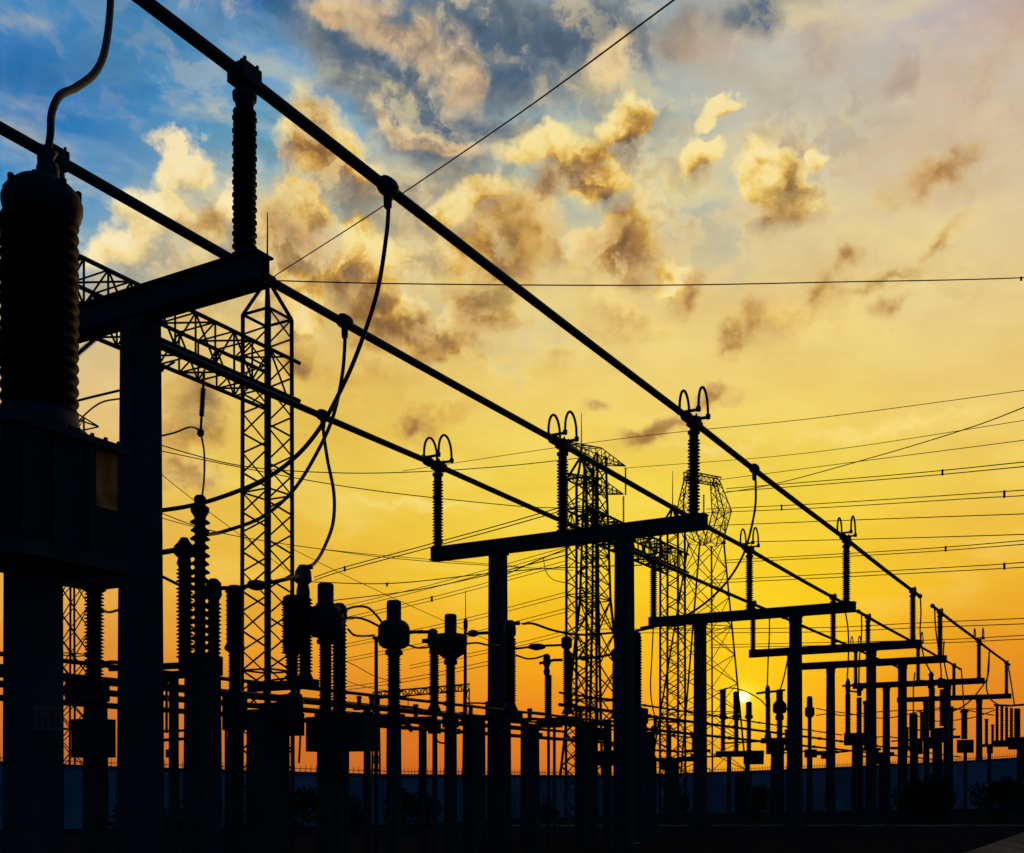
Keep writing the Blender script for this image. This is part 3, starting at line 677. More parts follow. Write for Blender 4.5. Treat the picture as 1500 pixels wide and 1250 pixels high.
def ct(label, x, D, yc, cap, head, ins, post, extra=(), boxy=False):
    (c0, c1, rc), (h0, h1, rh), (i0, i1, ri, n), rp = cap, head, ins, post
    hp = [(h0-3, rc), (h0, rh*.75), (h0+(h1-h0)*.1, rh*.9), (h0+(h1-h0)*.24, rh), (h0+(h1-h0)*.72, rh), (h0+(h1-h0)*.86, rh*.92), (h0+(h1-h0)*.96, rh*.7), (h1, rh*.42)]
    if boxy: hp = [(h0-2, rc), (h0, rh*.92), (h0+2, rh), (h0+(h1-h0)*.45, rh), (h0+(h1-h0)*.6, rh*.88), (h0+(h1-h0)*.8, rh*.8), (h1, rh*.4)]
    return dev('current_transformer', label, 'transformer', x, D, [
        ('L', 'expansion_cap', 'k', [(c0, rc*.8), (c0+1.5, rc*.97), (c0+4, rc), (c1-4, rc), (c1-3, rc*1.2), (c1, rc*1.2)], x), ('L', 'head', 'k', hp, x),
        ('L', 'collar', 's', [(h1-1, ri*.8), (h1+3, ri*1.25), (h1+8, ri*1.25), (h1+10, ri*.8)], x), ('S', 'insulator', 'p', i0, i1, ri*.78, ri, n, x),
        ('B', 'base', 'k', x-ri*1.5, x+ri*1.5, i1, i1+16, 1.0), ('P', 'pedestal', 'c', x, i1+14, rp*2, rp*2.2)]+list(extra), 'bulbous headed current transformers')
ct('largest bulbous headed current transformer, leftmost of three, above a long cabinet', 477, 17.6, 0, (855, 888, 12), (890, 935, 27), (945, 1046, 10.5, 24), 12, [
    ('T', 'terminal', 'a', [(498, 897), (508, 893)], 4), ('B', 'cabinet', 'k', 446, 556, 1050, 1101, .35), ('B', 'junction_box', 'k', 398, 446, 1045, 1078, .6), ('P', 'cabinet_leg', 's', 508, 1100, 7, 7)])
dev('post_insulator', 'ribbed column half hidden behind the largest bulbous current transformer', 'insulator', 497, 19, [
    ('L', 'cap', 'k', [(884, 6), (890, 11), (906, 12), (910, 8)], 497), ('S', 'insulator', 'p', 908, 1046, 9, 11.5, 26, 497), ('P', 'pedestal', 'c', 497, 1046, 14, 16)], g1)
ct('bulbous headed current transformer, middle one of three, with round barrel head', 577, 20.3, 0, (880, 913, 10.8), (911, 951, 23.5), (960, 1046, 10.5, 22), 10.5, [
    ('T', 'terminal', 'a', [(598, 927), (620, 925)], 2.5), ('L', 'pressure_gauge', 's', [(1048, 3), (1050, 7), (1062, 7), (1064, 3)], 560), ('T', 'brace', 's', [(590, 1052), (604, 1071)], 4)])
ct('bulbous headed current transformer, rightmost of three, with squarish head', 660, 23.4, 0, (900, 931, 9), (930, 965, 24.5), (972, 1050, 8, 22), 9, [
    ('T', 'terminal', 'a', [(684, 929), (700, 928), (716, 927)], 2.5), ('L', '>contact', 'a', [(923, 3), (925, 7), (931, 7), (933, 3)], 693)], True)
dev('post_insulator', 'ribbed post insulator touching the squarish headed current transformer', 'insulator', 636, 22, [
    ('L', 'cap', 'a', [(921, 3), (924, 7), (934, 8), (944, 8), (950, 5), (957, 6)], 634), ('T', '>terminal', 'a', [(634, 926), (606, 926)], 2.6), ('B', '>clamp', 'a', 618, 634, 936, 942, .6),
    ('S', 'insulator', 'p', 957, 1030, 5.8, 8, 22, 636), ('L', 'bell', 's', [(1029, 5), (1036, 8), (1040, 10), (1043, 10)], 636), ('B', 'base', 's', 627, 646, 1056, 1075, .8), ('P', 'pedestal', 'c', 637, 1043, 7, 9), ('T', 'drain_pipe', 'g', [(638, 1076), (641, 1086), (650, 1089), (658, 1089)], 1.5, 1)], g1)
dev('earthing_mast', 'thin upright rod with a pointed tip right of the squarish current transformer', 'mast', 682, 24, [
    ('P', 'pole', 'g', 681.5, 924, 4.5, 6), ('L', 'finial', 'g', [(866, .5), (905, .7), (909, 3.2), (920, 3.2), (926, 1.5)], 682)], g1)
dev('earthing_mast', 'thin bare post left of the middle bulbous current transformer', 'mast', 551, 22, [('P', 'pole', 'g', 551, 936, 5, 7), ('T', 'bracket', 'g', [(546, 935), (560, 934)], 2.5)], g1)
dev('disconnector', 'ribbed insulator peeking out behind the second gantry left post', 'switch', 748, 26, [
    ('L', 'cap', 'a', [(909, 5), (913, 7), (920, 9), (930, 9), (934, 6), (940, 7)], 747), ('T', '>terminal', 'a', [(744, 914), (762, 913)], 3), ('S', 'insulator', 'p', 935, 1028, 6.5, 8.7, 26, 748), ('L', 'bell', 's', [(1027, 6), (1034, 8), (1042, 12), (1045, 12)], 748),
    ('T', 'arm', 'a', [(752, 951), (775, 948), (800, 946), (824, 945)], 1.7), ('L', 'contact', 'a', [(943, 2), (944, 10), (949, 14), (951, 10), (953, 2)], 786), ('B', 'base', 's', 738, 766, 1045, 1056, .5), ('P', 'pedestal', 'c', 742, 1056, 13, 15)], g1)
dev('post_insulator', 'short ribbed insulator with tee head, standing on two thin legs', 'insulator', 802, 27, [
    ('L', 'cap', 'a', [(958, 2.5), (961, 5), (972, 6), (978, 3.5), (984, 5), (989, 4)], 801), ('T', '>terminal', 'a', [(790, 972), (812, 967), (824, 967)], 2.2), ('S', 'insulator', 'p', 989, 1052, 4.6, 6.3, 22, 803), ('B', 'base', 's', 786, 824, 1052, 1066, .5), ('P', 'leg', 's', 803.5, 1066, 4.5, 4.5), ('P', 'leg', 's', 812, 1066, 4.5, 4.5)], g1)
dev('disconnector', 'ribbed insulator against the left edge of the crossarm pylon column', 'switch', 831, 28, [
    ('L', 'cap', 'a', [(932, 3), (935, 8), (948, 8), (952, 4), (956, 5)], 830), ('S', 'insulator', 'p', 956, 1036, 6, 8.3, 24, 832), ('L', 'bell', 's', [(1035, 5), (1042, 8), (1046, 10)], 832), ('B', 'base', 's', 815, 850, 1050, 1062, .5), ('P', 'pedestal', 'c', 852, 1062, 20, 22), ('T', 'arm', 'a', [(826, 945), (800, 946)], 1.8)], g1)
dev('disconnector', 'ribbed insulator left of the second gantry right post, among the lattice columns', 'switch', 902, 29, [
    ('L', 'cap', 'a', [(950, 3), (953, 7), (966, 7), (969, 4), (973, 5)], 902), ('S', 'insulator', 'p', 973, 1044, 4.6, 6.4, 22, 902), ('L', 'bell', 's', [(1044, 4), (1050, 7), (1053, 8)], 902), ('T', 'arm', 'a', [(854, 965), (880, 962), (900, 958)], 2), ('L', 'contact', 'a', [(961, 2), (962, 7), (966, 8), (968, 3)], 856), ('P', 'pedestal', 'c', 890, 1054, 12, 14), ('B', 'mechanism', 'k', 874, 906, 1100, 1122, .7)], g1)
dev('breaker', 'stout ribbed column hugging the second gantry right post', 'breaker', 931, 30, [
    ('L', 'cap', 's', [(926, 4), (929, 7), (934, 6)], 932), ('S', 'insulator', 'p', 932, 1038, 8, 10, 26, 931), ('B', 'mechanism', 'k', 918, 950, 1038, 1060, .8), ('P', 'pedestal', 'c', 934, 1058, 28, 32)], g1)
for (x, D, yt, w, lb) in ((691, 24, 1062, 26, 'wide concrete pedestal left of the second gantry left post'), (780, 26, 1070, 20, 'square concrete pedestal right of the second gantry left post')):
    dev('pedestal', lb, 'pedestal', x, D, [('P', 'post', 'c', x, yt, w, w+2), ('B', '>head_plate', 's', x-w*.62, x+w*.62, yt-9, yt, .6)], g1)
dev('post_insulator', 'small slim insulator on low stand right of the second gantry right post', 'insulator', 957, 40, [('L', 'cap', 'a', [(1063, 1.5), (1066, 4), (1068, 3)], 957), ('S', 'insulator', 'p', 1067, 1108, 2.6, 3.6, 14, 957), ('P', 'pedestal', 'c', 957, 1108, 10, 11)], g1)
dev('disconnector', 'low stand among the legs of the lattice column left of the sun', 'switch', 985, 44, [('B', 'base_beam', 's', 948, 1028, 1110, 1116, .06), ('S', 'insulator', 'p', 1062, 1110, 3.2, 4.4, 14, 980), ('B', 'mechanism', 'k', 966, 984, 1112, 1128, .8), ('P', 'pedestal', 'c', 984, 1112, 22, 24)], g1)

g2 = 'apparatus of the far bays'
for (x, yt, lb) in ((1059, 1010, 'slim two step insulator standing left of the sun'), (1078.5, 1013, 'slim two step insulator just left of the sun disc'), (1097, 1028, 'slim two step insulator just right of the sun disc')):
    dev('surge_arrester', lb, 'arrester', x, 46, [('L', 'cap', 's', [(yt, 3), (yt+3, 5), (yt+5, 4)], x), ('S', 'insulator', 'p', yt+4, 1048, 4, 5.4, 14, x), ('L', 'joint', 's', [(1047, 4), (1049, 6), (1052, 6), (1054, 3)], x), ('S', 'insulator', 'p', 1053, 1100, 3, 4.1, 18, x)], 'slim arresters beside the sun')
dev('arrester_stand', 'low steel stand with hanging cabinet beneath the three slim arresters by the sun', 'stand', 1080, 46.6, [('B', 'base_beam', 's', 1051, 1116, 1100, 1109, .1), ('B', 'cabinet', 'k', 1089, 1119, 1101, 1120, .6), ('P', 'leg', 's', 1068, 1109, 7, 8), ('P', 'leg', 's', 1096, 1109, 6, 7)], g2)
dev('cabinet', 'low wide cabinet with overhanging roof below the sun', 'cabinet', 1090, 42, [('B', 'body', 'k', 1076, 1102, 1134, 1192, .7), ('B', 'roof', 's', 1072, 1106, 1130, 1134, .75)], g2)
dev('disconnector', 'slim insulator with horizontal contact arm right of the sun', 'switch', 1124.5, 47, [
    ('L', 'cap', 'a', [(1004, 1.5), (1007, 3), (1012, 4), (1020, 3.5), (1024, 4)], 1124.5), ('T', '>arm', 'a', [(1108, 1016), (1124, 1014), (1146, 1012)], 1.8), ('S', 'insulator', 'p', 1024, 1073, 3.2, 4.4, 16, 1125), ('L', 'bell', 's', [(1073, 3), (1077, 5), (1082, 5)], 1125), ('B', 'base', 's', 1116, 1154, 1081, 1089, .25), ('B', '>crank_box', 'k', 1122, 1146, 1089, 1105, .6), ('T', 'arm', 'a', [(1118, 1086), (1098, 1087), (1060, 1089)], 1.4), ('P', 'pedestal', 'c', 1137, 1104, 17, 19)], g2)
ct('small round headed current transformer left of the fourth gantry post', 1142, 47, 0, (1010, 1030, 5), (1029, 1046, 10), (1050, 1090, 5, 14), 7, [('T', 'terminal', 'a', [(1150, 1038), (1166, 1040)], 2), ('T', 'top_terminal', 'a', [(1134, 1013), (1150, 1011)], 1.6)])
dev('disconnector', 'dark contact head on a slim insulator right of the thick third gantry post', 'switch', 1186, 50, [('L', 'head', 'a', [(1020, 2.5), (1022, 4), (1036, 4.5), (1037, 7), (1048, 7), (1052, 3)], 1186), ('S', 'insulator', 'p', 1052, 1098, 2.6, 3.6, 14, 1186), ('P', 'pedestal', 'c', 1186, 1098, 9, 10), ('B', 'mechanism', 'k', 1178, 1197, 1098, 1110, .7)], g2)
dev('breaker', 'twin slim insulators joined by a cross link, left of the fourth gantry right post', 'breaker', 1250, 52, [
    ('S', 'insulator', 'p', 1018, 1074, 3.4, 4.6, 18, 1242), ('L', '>cap', 'a', [(994, 1.5), (998, 3), (1006, 4), (1016, 3), (1019, 4)], 1242), ('S', 'insulator', 'p', 1022, 1074, 3.4, 4.4, 18, 1258.5), ('L', '>cap', 'a', [(1000, 1.5), (1004, 3), (1012, 3.6), (1020, 3)], 1258.5),
    ('T', 'cross_link', 'a', [(1234, 1005), (1250, 1004), (1264, 1011)], 1.8), ('T', 'cross_link', 'a', [(1240, 1012), (1258, 1014)], 1.4), ('B', 'mechanism', 'k', 1236, 1266, 1074, 1092, .6), ('P', 'pedestal', 'c', 1256, 1090, 18, 20)], g2)
dev('post_insulator', 'small slender insulator standing between the fourth and fifth gantry posts', 'insulator', 1299.5, 58, [('L', 'cap', 'a', [(1043, 1), (1046, 3), (1050, 2)], 1299.5), ('S', 'insulator', 'p', 1048, 1092, 2, 3, 14, 1299.5), ('B', 'base', 's', 1288, 1310, 1102, 1108, .5), ('P', 'pedestal', 'c', 1299.5, 1092, 6, 7)], g2)
dev('breaker', 'fat dark cylinder with a side box against the fifth gantry post', 'breaker', 1339, 56, [('L', 'drum', 'k', [(1045, 4), (1047, 6), (1100, 6), (1103, 4)], 1338), ('B', 'mechanism', 'k', 1340, 1352, 1086, 1105, .8), ('P', 'pedestal', 'c', 1339, 1102, 14, 15)], g2)
dev('breaker', 'twin insulators with crowded metal heads before the sixth gantry', 'breaker', 1372, 57, [
    ('S', 'insulator', 'p', 1008, 1070, 4, 5.2, 18, 1365), ('L', '>cap', 'a', [(984, 1.5), (988, 4), (994, 3), (1000, 5), (1006, 5), (1009, 4)], 1364), ('S', 'insulator', 'p', 1010, 1064, 3, 4.3, 16, 1380), ('L', '>cap', 'a', [(992, 1), (995, 4), (1002, 5), (1008, 4)], 1378),
    ('T', 'cross_link', 'a', [(1346, 998), (1362, 999), (1384, 996)], 2.4), ('B', 'mechanism', 'k', 1362, 1384, 1068, 1088, .8), ('P', 'pedestal', 'c', 1373, 1086, 16, 17)], g2)
dev('voltage_transformer', 'slim smooth cylinder on a cross shaped box, between the last two gantry posts', 'transformer', 1413, 60, [('L', 'cap', 's', [(1040, 4), (1042, 6), (1044, 6)], 1412.5), ('S', 'insulator', 'p', 1043, 1083, 4, 5, 16, 1412.5), ('B', 'tank', 'k', 1401, 1427, 1084, 1103, .7), ('P', 'pedestal', 'c', 1414, 1102, 6, 7)], g2)
dev('breaker', 'row of thin insulators on a bracket shelf at the right edge', 'breaker', 1480, 58, [
    *[('S', 'insulator', 'p', 1034+i, 1086, 1.9, 2.7, 14, 1460.5+7*i) for i in range(4)], ('S', 'tall_insulator', 'p', 1038, 1082, 4, 5.2, 14, 1490), ('T', 'top_bar', 'a', [(1456, 1033), (1480, 1034), (1506, 1032)], 1.7), ('B', 'shelf', 's', 1456, 1502, 1085, 1094, .4), ('B', 'mechanism', 'k', 1476, 1504, 1080, 1098, .7), ('P', 'pedestal', 'c', 1496, 1096, 15, 17)], g2)

def clutter(label, x, D, y, w, pieces):
    """operating mechanism on its own stand: base channel, crank box, short insulator stubs, rods"""
    P_ = [('B', 'base_channel', 's', x-w/2, x+w/2, y, y+max(4, w*.09), .18), ('P', 'pedestal', 'c', x+w*.05, y+3, w*.26, w*.28)]
    for q in pieces:
        k = q[0]
        if k == 'i': P_ += [('S', 'insulator', 'p', y-q[2], y, q[3]*.7, q[3], max(8, int(q[2]/3)), x+q[1]), ('L', '>cap', 'a', [(y-q[2]-q[3]*1.1, q[3]*.5), (y-q[2]-q[3]*.8, q[3]*1.1), (y-q[2], q[3]*.9)], x+q[1])]
        if k == 'b': P_ += [('B', 'crank_box', 'k', x+q[1]-q[3]/2, x+q[1]+q[3]/2, y+q[2], y+q[2]+q[4], .8)]
        if k == 'r': P_ += [('T', 'operating_rod', 'g', [(x+q[1], y+q[2]), (x+q[3], y+q[4])], q[5])]
        if k == 'a': P_ += [('T', 'contact_arm', 'a', [(x+q[1], y-q[2]), (x+(q[1]+q[3])/2, y-(q[2]+q[4])/2-1.5), (x+q[3], y-q[4])], q[5], 1)]
    return dev('operating_stand', label, 'stand', x, D, P_, 'low operating stands between the columns')
clutter('low operating stand with crank box just right of the nearest gantry post', 252, 19, 990, 52, [('b', -8, -6, 20, 16), ('i', 16, 14, 5), ('r', -26, 82, 26, 80, 2), ('r', -22, 95, 26, 92, 2.5), ('r', -8, 10, -8, 84, 2), ('b', 0, 108, 18, 12)])
clutter('low operating stand at the base of the tall lattice column', 412, 20, 1018, 66, [('b', 12, 6, 26, 22), ('i', -22, 16, 5), ('i', 24, 20, 5), ('r', -33, 14, 33, 10, 2), ('a', -22, 20, 26, 24, 1.6), ('r', 30, 20, 26, 100, 1.6)])
clutter('low operating stand half hidden by the largest bulbous current transformer', 536, 23, 1036, 40, [('i', 8, 12, 4), ('i', -10, 12, 4), ('r', -20, 8, 24, 11, 1.6), ('a', 10, 16, 60, 14, 1.8), ('b', 2, 6, 14, 14)])
clutter('low operating stand between the two right bulbous current transformers', 617, 25, 1050, 44, [('i', -8, 14, 4), ('b', 10, 4, 16, 12), ('r', -44, 6, 22, 12, 2), ('a', -34, 16, 10, 8, 1.6), ('r', 4, 12, 6, 60, 1.3)])
clutter('low operating stand right of the squarish headed current transformer', 702, 27, 1048, 50, [('i', 12, 16, 4), ('i', -12, 12, 3.5), ('r', -30, 14, 40, 18, 1.8), ('a', -20, 18, 30, 14, 1.4), ('b', -2, 6, 20, 12)])
clutter('low operating stand just left of the tee headed insulator', 766, 29, 1052, 44, [('i', 10, 10, 4), ('r', -20, 12, 60, 20, 2), ('a', -18, 8, 40, 6, 1.5), ('b', 6, 8, 18, 10), ('b', 24, 22, 10, 8)])
clutter('low operating stand under the crossarm pylon column', 866, 31, 1058, 56, [('i', -16, 18, 4), ('i', 8, 14, 4), ('b', 8, 10, 24, 16), ('r', -60, 4, 40, -2, 1.6), ('r', -28, 22, 30, 26, 2), ('a', -26, 20, 24, 16, 1.2)])
clutter('low operating stand right of the second gantry right post', 948, 36, 1072, 40, [('i', -8, 14, 4), ('i', 12, 20, 3.6), ('b', 0, 12, 16, 14), ('r', -10, 26, 60, 30, 1.6), ('a', -8, 16, 46, 18, 1)])
clutter('low operating stand at the third gantry left post', 1022, 44, 1098, 36, [('i', -6, 16, 3.4), ('i', 8, 22, 3), ('b', -4, 6, 14, 10), ('r', -30, 12, 40, 10, 1.4)])
for (x, D, y, w, lb, pc_) in (
    (1158, 49, 1096, 30, 'small operating stand left of the thick third gantry post', [('i', -6, 24, 3), ('b', 5, 4, 10, 12), ('r', -20, 8, 30, 4, 1.2)]),
    (1212, 51, 1100, 30, 'small operating stand between the third and fourth gantry right posts', [('b', -4, 3, 12, 9), ('r', -20, 6, 34, 0, 1.6), ('i', 6, 12, 2.6)]),
    (1274, 53, 1096, 30, 'small operating stand with ladder like insulator right of the twin linked insulators', [('i', -5, 64, 5), ('b', 8, 4, 12, 10), ('r', -18, 12, 30, 14, 1.3)]),
    (1290, 55, 1102, 34, 'small operating stand beneath the slender insulator', [('i', -8, 20, 3), ('b', 0, 6, 14, 12), ('r', -18, 16, 24, 18, 1.2), ('a', -8, 22, 30, 20, .9)]),
    (1322, 56, 1094, 30, 'small operating stand left of the fat dark cylinder', [('i', -4, 34, 3.2), ('i', 7, 26, 2.6), ('b', 2, 4, 12, 12), ('r', -16, -8, 40, -12, 1.2)]),
    (1356, 57, 1082, 30, 'small operating stand right of the fat dark cylinder', [('i', -6, 36, 3), ('b', 6, 3, 12, 12), ('r', -14, 2, 40, -4, 2), ('r', -14, -12, 36, -16, 1.2)]),
    (1392, 58, 1078, 26, 'small operating stand left of the slim smooth cylinder', [('i', 2, 40, 3), ('b', -4, 4, 10, 12), ('r', -18, -6, 8, -10, 1.3)]),
    (1448, 62, 1090, 26, 'small operating stand beside the row of thin insulators', [('i', -3, 34, 2.8), ('i', 6, 26, 2.4), ('b', 2, 4, 10, 10), ('r', -16, 4, 30, 2, 1.2)])):
    clutter(lb, x, D, y, w, pc_)

# low linking tubes running along the rows
def row_tube(name, label, cat, x0, y0, s, t_from, t_to, rad, m=ALU, grp='low tubes along the apparatus rows'):
    z = H+(HY-y0)/(1705-x0)*abs(s)/.8653
    a, b = PV*s+DV*t_from+ZV*z, PV*s+DV*t_to+ZV*z
    r = thing(name, label, cat, a, grp); mb = MB(); mb.tube([a, b], rad, 8); tb = mb.build('tube', m, r)
    n = max(2, int((t_to-t_from)/6.5))
    for i in range(n+1):
        q = a.lerp(b, (i+.5)/(n+1)); mb = MB(); mb.box(q, rad*2.6, .06, rad*2.6); mb.build('bracket', STEEL, r)
row_tube('link_tube', 'topmost low tube crossing behind the apparatus at left', 'tube', 700, 1036, -13.6, 1, 29, .035, STEEL)
row_tube('link_tube', 'thick low tube at mid height of the apparatus stands', 'tube', 700, 1051, -14.6, 1, 26, .075, STEEL)
row_tube('link_tube', 'thick low tube just under the apparatus stand heads', 'tube', 700, 1062, -15.4, 3, 28, .06, STEEL)
row_tube('link_tube', 'lowest thin tube beneath the apparatus stands', 'tube', 700, 1074, -14.2, 1, 31, .05, STEEL)
row_tube('link_tube', 'upper thin tube behind the far apparatus at right', 'tube', 1200, 1072, -22, 42, 90, .05, STEEL)
row_tube('link_tube', 'middle thick tube behind the far apparatus at right', 'tube', 1200, 1082, -22, 42, 150, .08, STEEL)
row_tube('link_tube', 'lower thick tube behind the far apparatus at right', 'tube', 1200, 1095, -22, 42, 140, .08, STEEL)
row_tube('link_tube', 'thin tube running behind the three slim arresters', 'tube', 1080, 1087, -23, 34, 60, .045, STEEL)

# ------------------------------------------------------------------ droppers and jumpers
def cable(label, pts, rpx, top=None, cat='cable', group='dropper cables from the bus bars', name='jumper_cable'):
    P3 = [p if isinstance(p, Vector) else W(*p) for p in pts]
    r = thing(name, label, cat, P3[0], group); sp = spline(P3, 8)
    mb = MB(); mb.tube(sp, [px(rpx, p.y) for p in sp], 8); mb.build('cable', COND, r)
    if top is not None:
        c = P3[0]; mb = MB(); mb.lathe(c-DV*.13, [(.085, 0), (.11, .02), (.125, .08), (.125, .18), (.11, .24), (.085, .26)], 14, DV); mb.lathe(c-ZV*.3, [(.03, 0), (.055, .03), (.06, .2), (.07, .25)], 10); mb.build('clamp', ALU, r)
    return r
def from_rail(k, x, rest, D1, label, rpx):
    p = R(k, t_at(k, x)); n = len(rest); D0 = p.y
    cable(label, [p]+[(q[0], q[1], D0+(D1-D0)*min(1, ((i+.0)/(n-1))**1.2)) for i, q in enumerate(rest)], rpx, top=True)
from_rail('A', 568, [(569, 300), (566, 345), (552, 430), (524, 515), (498, 574), (468, 628), (430, 672), (380, 706), (300, 736), (228, 749), (150, 756)], E1D, 'longest drooping cable, hanging from the uppermost bus bar to the left', 3.2)
from_rail('B', 505, [(505, 505), (501, 552), (488, 610), (465, 662), (430, 718), (385, 757), (330, 778), (300, 784)], E1D, 'drooping cable from the middle bus bar to the three clustered columns', 2.7)
from_rail('C', 473, [(474, 634), (480, 675), (489, 722), (488, 765), (476, 800), (462, 824), (448, 832)], 17.5, 'S shaped cable from the lowest long bus bar to the paired insulators', 2.6)
from_rail('A', 1105, [(1107, 712), (1105, 752), (1089, 812), (1060, 858), (1020, 893), (980, 912), (938, 920)], 30, 'drooping cable from the uppermost bus bar above the sun', 1.7)
def thin(label, pts, D0, D1, rpx=1.1):
    n = len(pts); cable(label, [(x, y, D0+(D1-D0)*i/(n-1)) for i, (x, y) in enumerate(pts)], rpx)
thin('thin dropper hanging left of the fourth gantry toward the slim insulator', [(1127, 894), (1127, 930), (1125, 970), (1124, 1005)], 52, 47)
thin('thin dropper from the short lowest bus bar to the round headed transformer', [(1158, 912), (1157, 945), (1150, 985), (1143, 1011)], 53, 47)
thin('thin dropper hanging onto the left of the twin insulators', [(1236, 884), (1242, 920), (1243, 955), (1241, 996)], 49, 52)
thin('thin dropper hanging onto the right of the twin insulators', [(1262, 900), (1262, 930), (1259, 965), (1258, 1002)], 51, 52)
thin('thin dropper from the end of the uppermost long bus bar', [(1348, 872), (1349, 900), (1348, 930), (1354, 965), (1364, 986)], 48, 57)
thin('thin dropper from the start of the uppermost short bus bar', [(1369, 892), (1371, 925), (1377, 965), (1379, 994)], 50, 57)
thin('thin dropper from the middle of the short bus bars behind gantry posts', [(1383, 940), (1382, 960), (1386, 985), (1392, 1010)], 52, 57)
thin('thin dropper ending at the slim smooth cylinder', [(1408, 980), (1410, 1005), (1412, 1040)], 72, 60)
thin('curved dropper sagging back from the last short bus bar', [(1449, 955), (1447, 990), (1434, 1012), (1415, 1032), (1392, 1044)], 66, 60)
thin('small dropper curling toward the row of thin insulators', [(1449, 957), (1447, 985), (1445, 1008), (1451, 1024), (1461, 1032)], 63, 58)
thin('thin dropper at the far right end of the uppermost bus bar', [(1477, 976), (1481, 1000), (1486, 1034)], 70, 58)
thin('thin dropper beside the fifth gantry post', [(1340, 986), (1338, 1010), (1338, 1046)], 60, 56)
thin('long thin hanging wire left of the lattice column near the sun', [(957, 918), (955, 960), (953, 1010), (958, 1045), (967, 1062), (980, 1066)], 45, 44, 1.0)
thin('low slack wire crossing behind the second gantry posts', [(766, 914), (782, 914), (812, 924), (850, 930), (900, 927), (940, 923), (985, 911)], 28, 34, 1.8)
thin('upper slack wire between the two left bulbous current transformers', [(505, 894), (520, 889), (538, 890), (550, 900), (561, 914)], 17.6, 20.3, 1.8)
thin('middle slack wire between the two left bulbous current transformers', [(505, 906), (522, 905), (538, 909), (556, 918)], 17.6, 20.3, 1.8)
thin('lower slack wire from the largest bulbous transformer to the bare post', [(510, 922), (518, 930), (530, 932), (548, 931)], 17.6, 22, 1.8)
thin('slack wire under the middle bulbous transformer head', [(599, 945), (610, 949), (622, 949), (636, 947)], 20.3, 22, 1.5)
thin('paired slack wire right of the squarish current transformer', [(684, 943), (700, 942), (714, 945), (730, 945)], 23.4, 26, 1.5)
thin('slack wire under the contact arm right of the second gantry left post', [(756, 960), (772, 965), (786, 964), (798, 960)], 26, 27, 1.4)
thin('arched wire over the three slim arresters beside the sun', [(1052, 1012), (1070, 1008), (1092, 1013), (1112, 1024), (1124, 1036)], 46, 47, .9)
thin('slack wire from nearest post to the three clustered columns', [(226, 840), (240, 846), (260, 856)], 14, 15, 2.2)
for (y0, y1, lb) in ((1038, 1046, 'upper wavy wire between the fourth and fifth gantry posts'), (1048, 1043, 'lower wavy wire between the fourth and fifth gantry posts')):
    thin(lb, [(1196, y0), (1208, (y0*2+y1)/3), (1222, y1), (1240, y1+2), (1300, y0+4), (1380, y1-6), (1456, y0)], 50, 58, .8)
thin('thin wire rising to the row of thin insulators at right', [(1336, 1046), (1365, 1056), (1400, 1055), (1430, 1050), (1458, 1040)], 56, 58, .8)

# strain and suspension strings on the box girder
def string_dev(label, pts, D, rope, ins, name='insulator_string'):
    r = thing(name, label, 'insulator', W(*pts[0], D), 'insulator strings on the box girder')
    a, b = W(*pts[0], D), W(*pts[1], D); L_ = (b-a).length; i0, i1 = ins
    mb = MB(); mb.tube([a, a.lerp(b, i0)], .025, 6); mb.build('link', STEEL, r)
    mb = MB(); mb.tube([a.lerp(b, i1), b], .025, 6); mb.build('link', STEEL, r)
    mb = MB(); mb.lathe(a.lerp(b, i0), sheds(px(2.6, D), px(rope, D), 0, L_*(i1-i0), 18), 10, b-a); mb.build('insulator', PORC, r)
    mb = MB(); mb.lathe(b-(b-a).normalized()*.05, [(.03, 0), (.07, .04), (.07, .12), (.03, .16)], 8, b-a); mb.build('clamp', ALU, r)
string_dev('upright insulator string hanging under the box girder left of the tall column', [(299, 545), (294, 632)], 22, 4.2, (.28, .75))
string_dev('slanting strain string from the girder, left of the nearest post', [(166, 474), (98, 532)], 17, 5, (.36, .86))
string_dev('short strain string behind the right side of the nearest post', [(256, 530), (214, 556)], 20, 4, (.42, .95))
thin('lead from the hanging insulator string down to the three clustered columns', [(294, 634), (299, 662), (299, 700), (296, 728)], 22, 15, 1.5)
thin('slack lead from the hanging insulator string toward the nearest post', [(293, 630), (278, 626), (256, 634), (226, 641)], 22, 20, 1.4)
thin('short wire left of the nearest post meeting the strain string', [(96, 592), (130, 583), (180, 571)], 18, 18, 1.8)
thin('curved wire over the top of the far left pylon', [(112, 622), (125, 607), (148, 590), (184, 583)], 40, 24, 1.3)

# ------------------------------------------------------------------ overhead lines
def line(label, pts, rpx=.75, spacer=(), gap=0, D=(60, 60), name='overhead_wire', cat='wire', grp='overhead power lines'):
    n = len(pts); P3 = [W(x, y, D[0]+(D[1]-D[0])*i/(n-1)) for i, (x, y) in enumerate(pts)]
    r = thing(name, label, cat, P3[0], grp); sp = spline(P3, 10) if n > 2 else [P3[0].lerp(P3[1], i/10)-ZV*.35*4*(i/10)*(1-i/10) for i in range(11)]
    dm = (D[0]+D[1])/2
    for g in ((0, gap) if gap else (0,)):
        off = ZV*-px(g, dm)
        mb = MB(); mb.tube([p+off for p in sp], px(rpx, dm), 5); mb.build('conductor', COND, r)
    for f in spacer:
        i = min(len(sp)-1, int(f*len(sp))); mb = MB(); q = sp[i]; e = max(gap, 3)
        mb.tube([q+ZV*px(1.5, dm), q-ZV*px(e+1.5, dm)], px(1.7, dm), 6); mb.build('spacer' if gap else 'damper', STEEL, r)
T1P = (393, 411); T1D = GP(21.2).y
line('steep ground wire climbing from the tall column peak to the top edge', [(392, 411), (560, 303), (760, 167), (990, -2), (1150, -122)], 1.1, D=(T1D, 9))
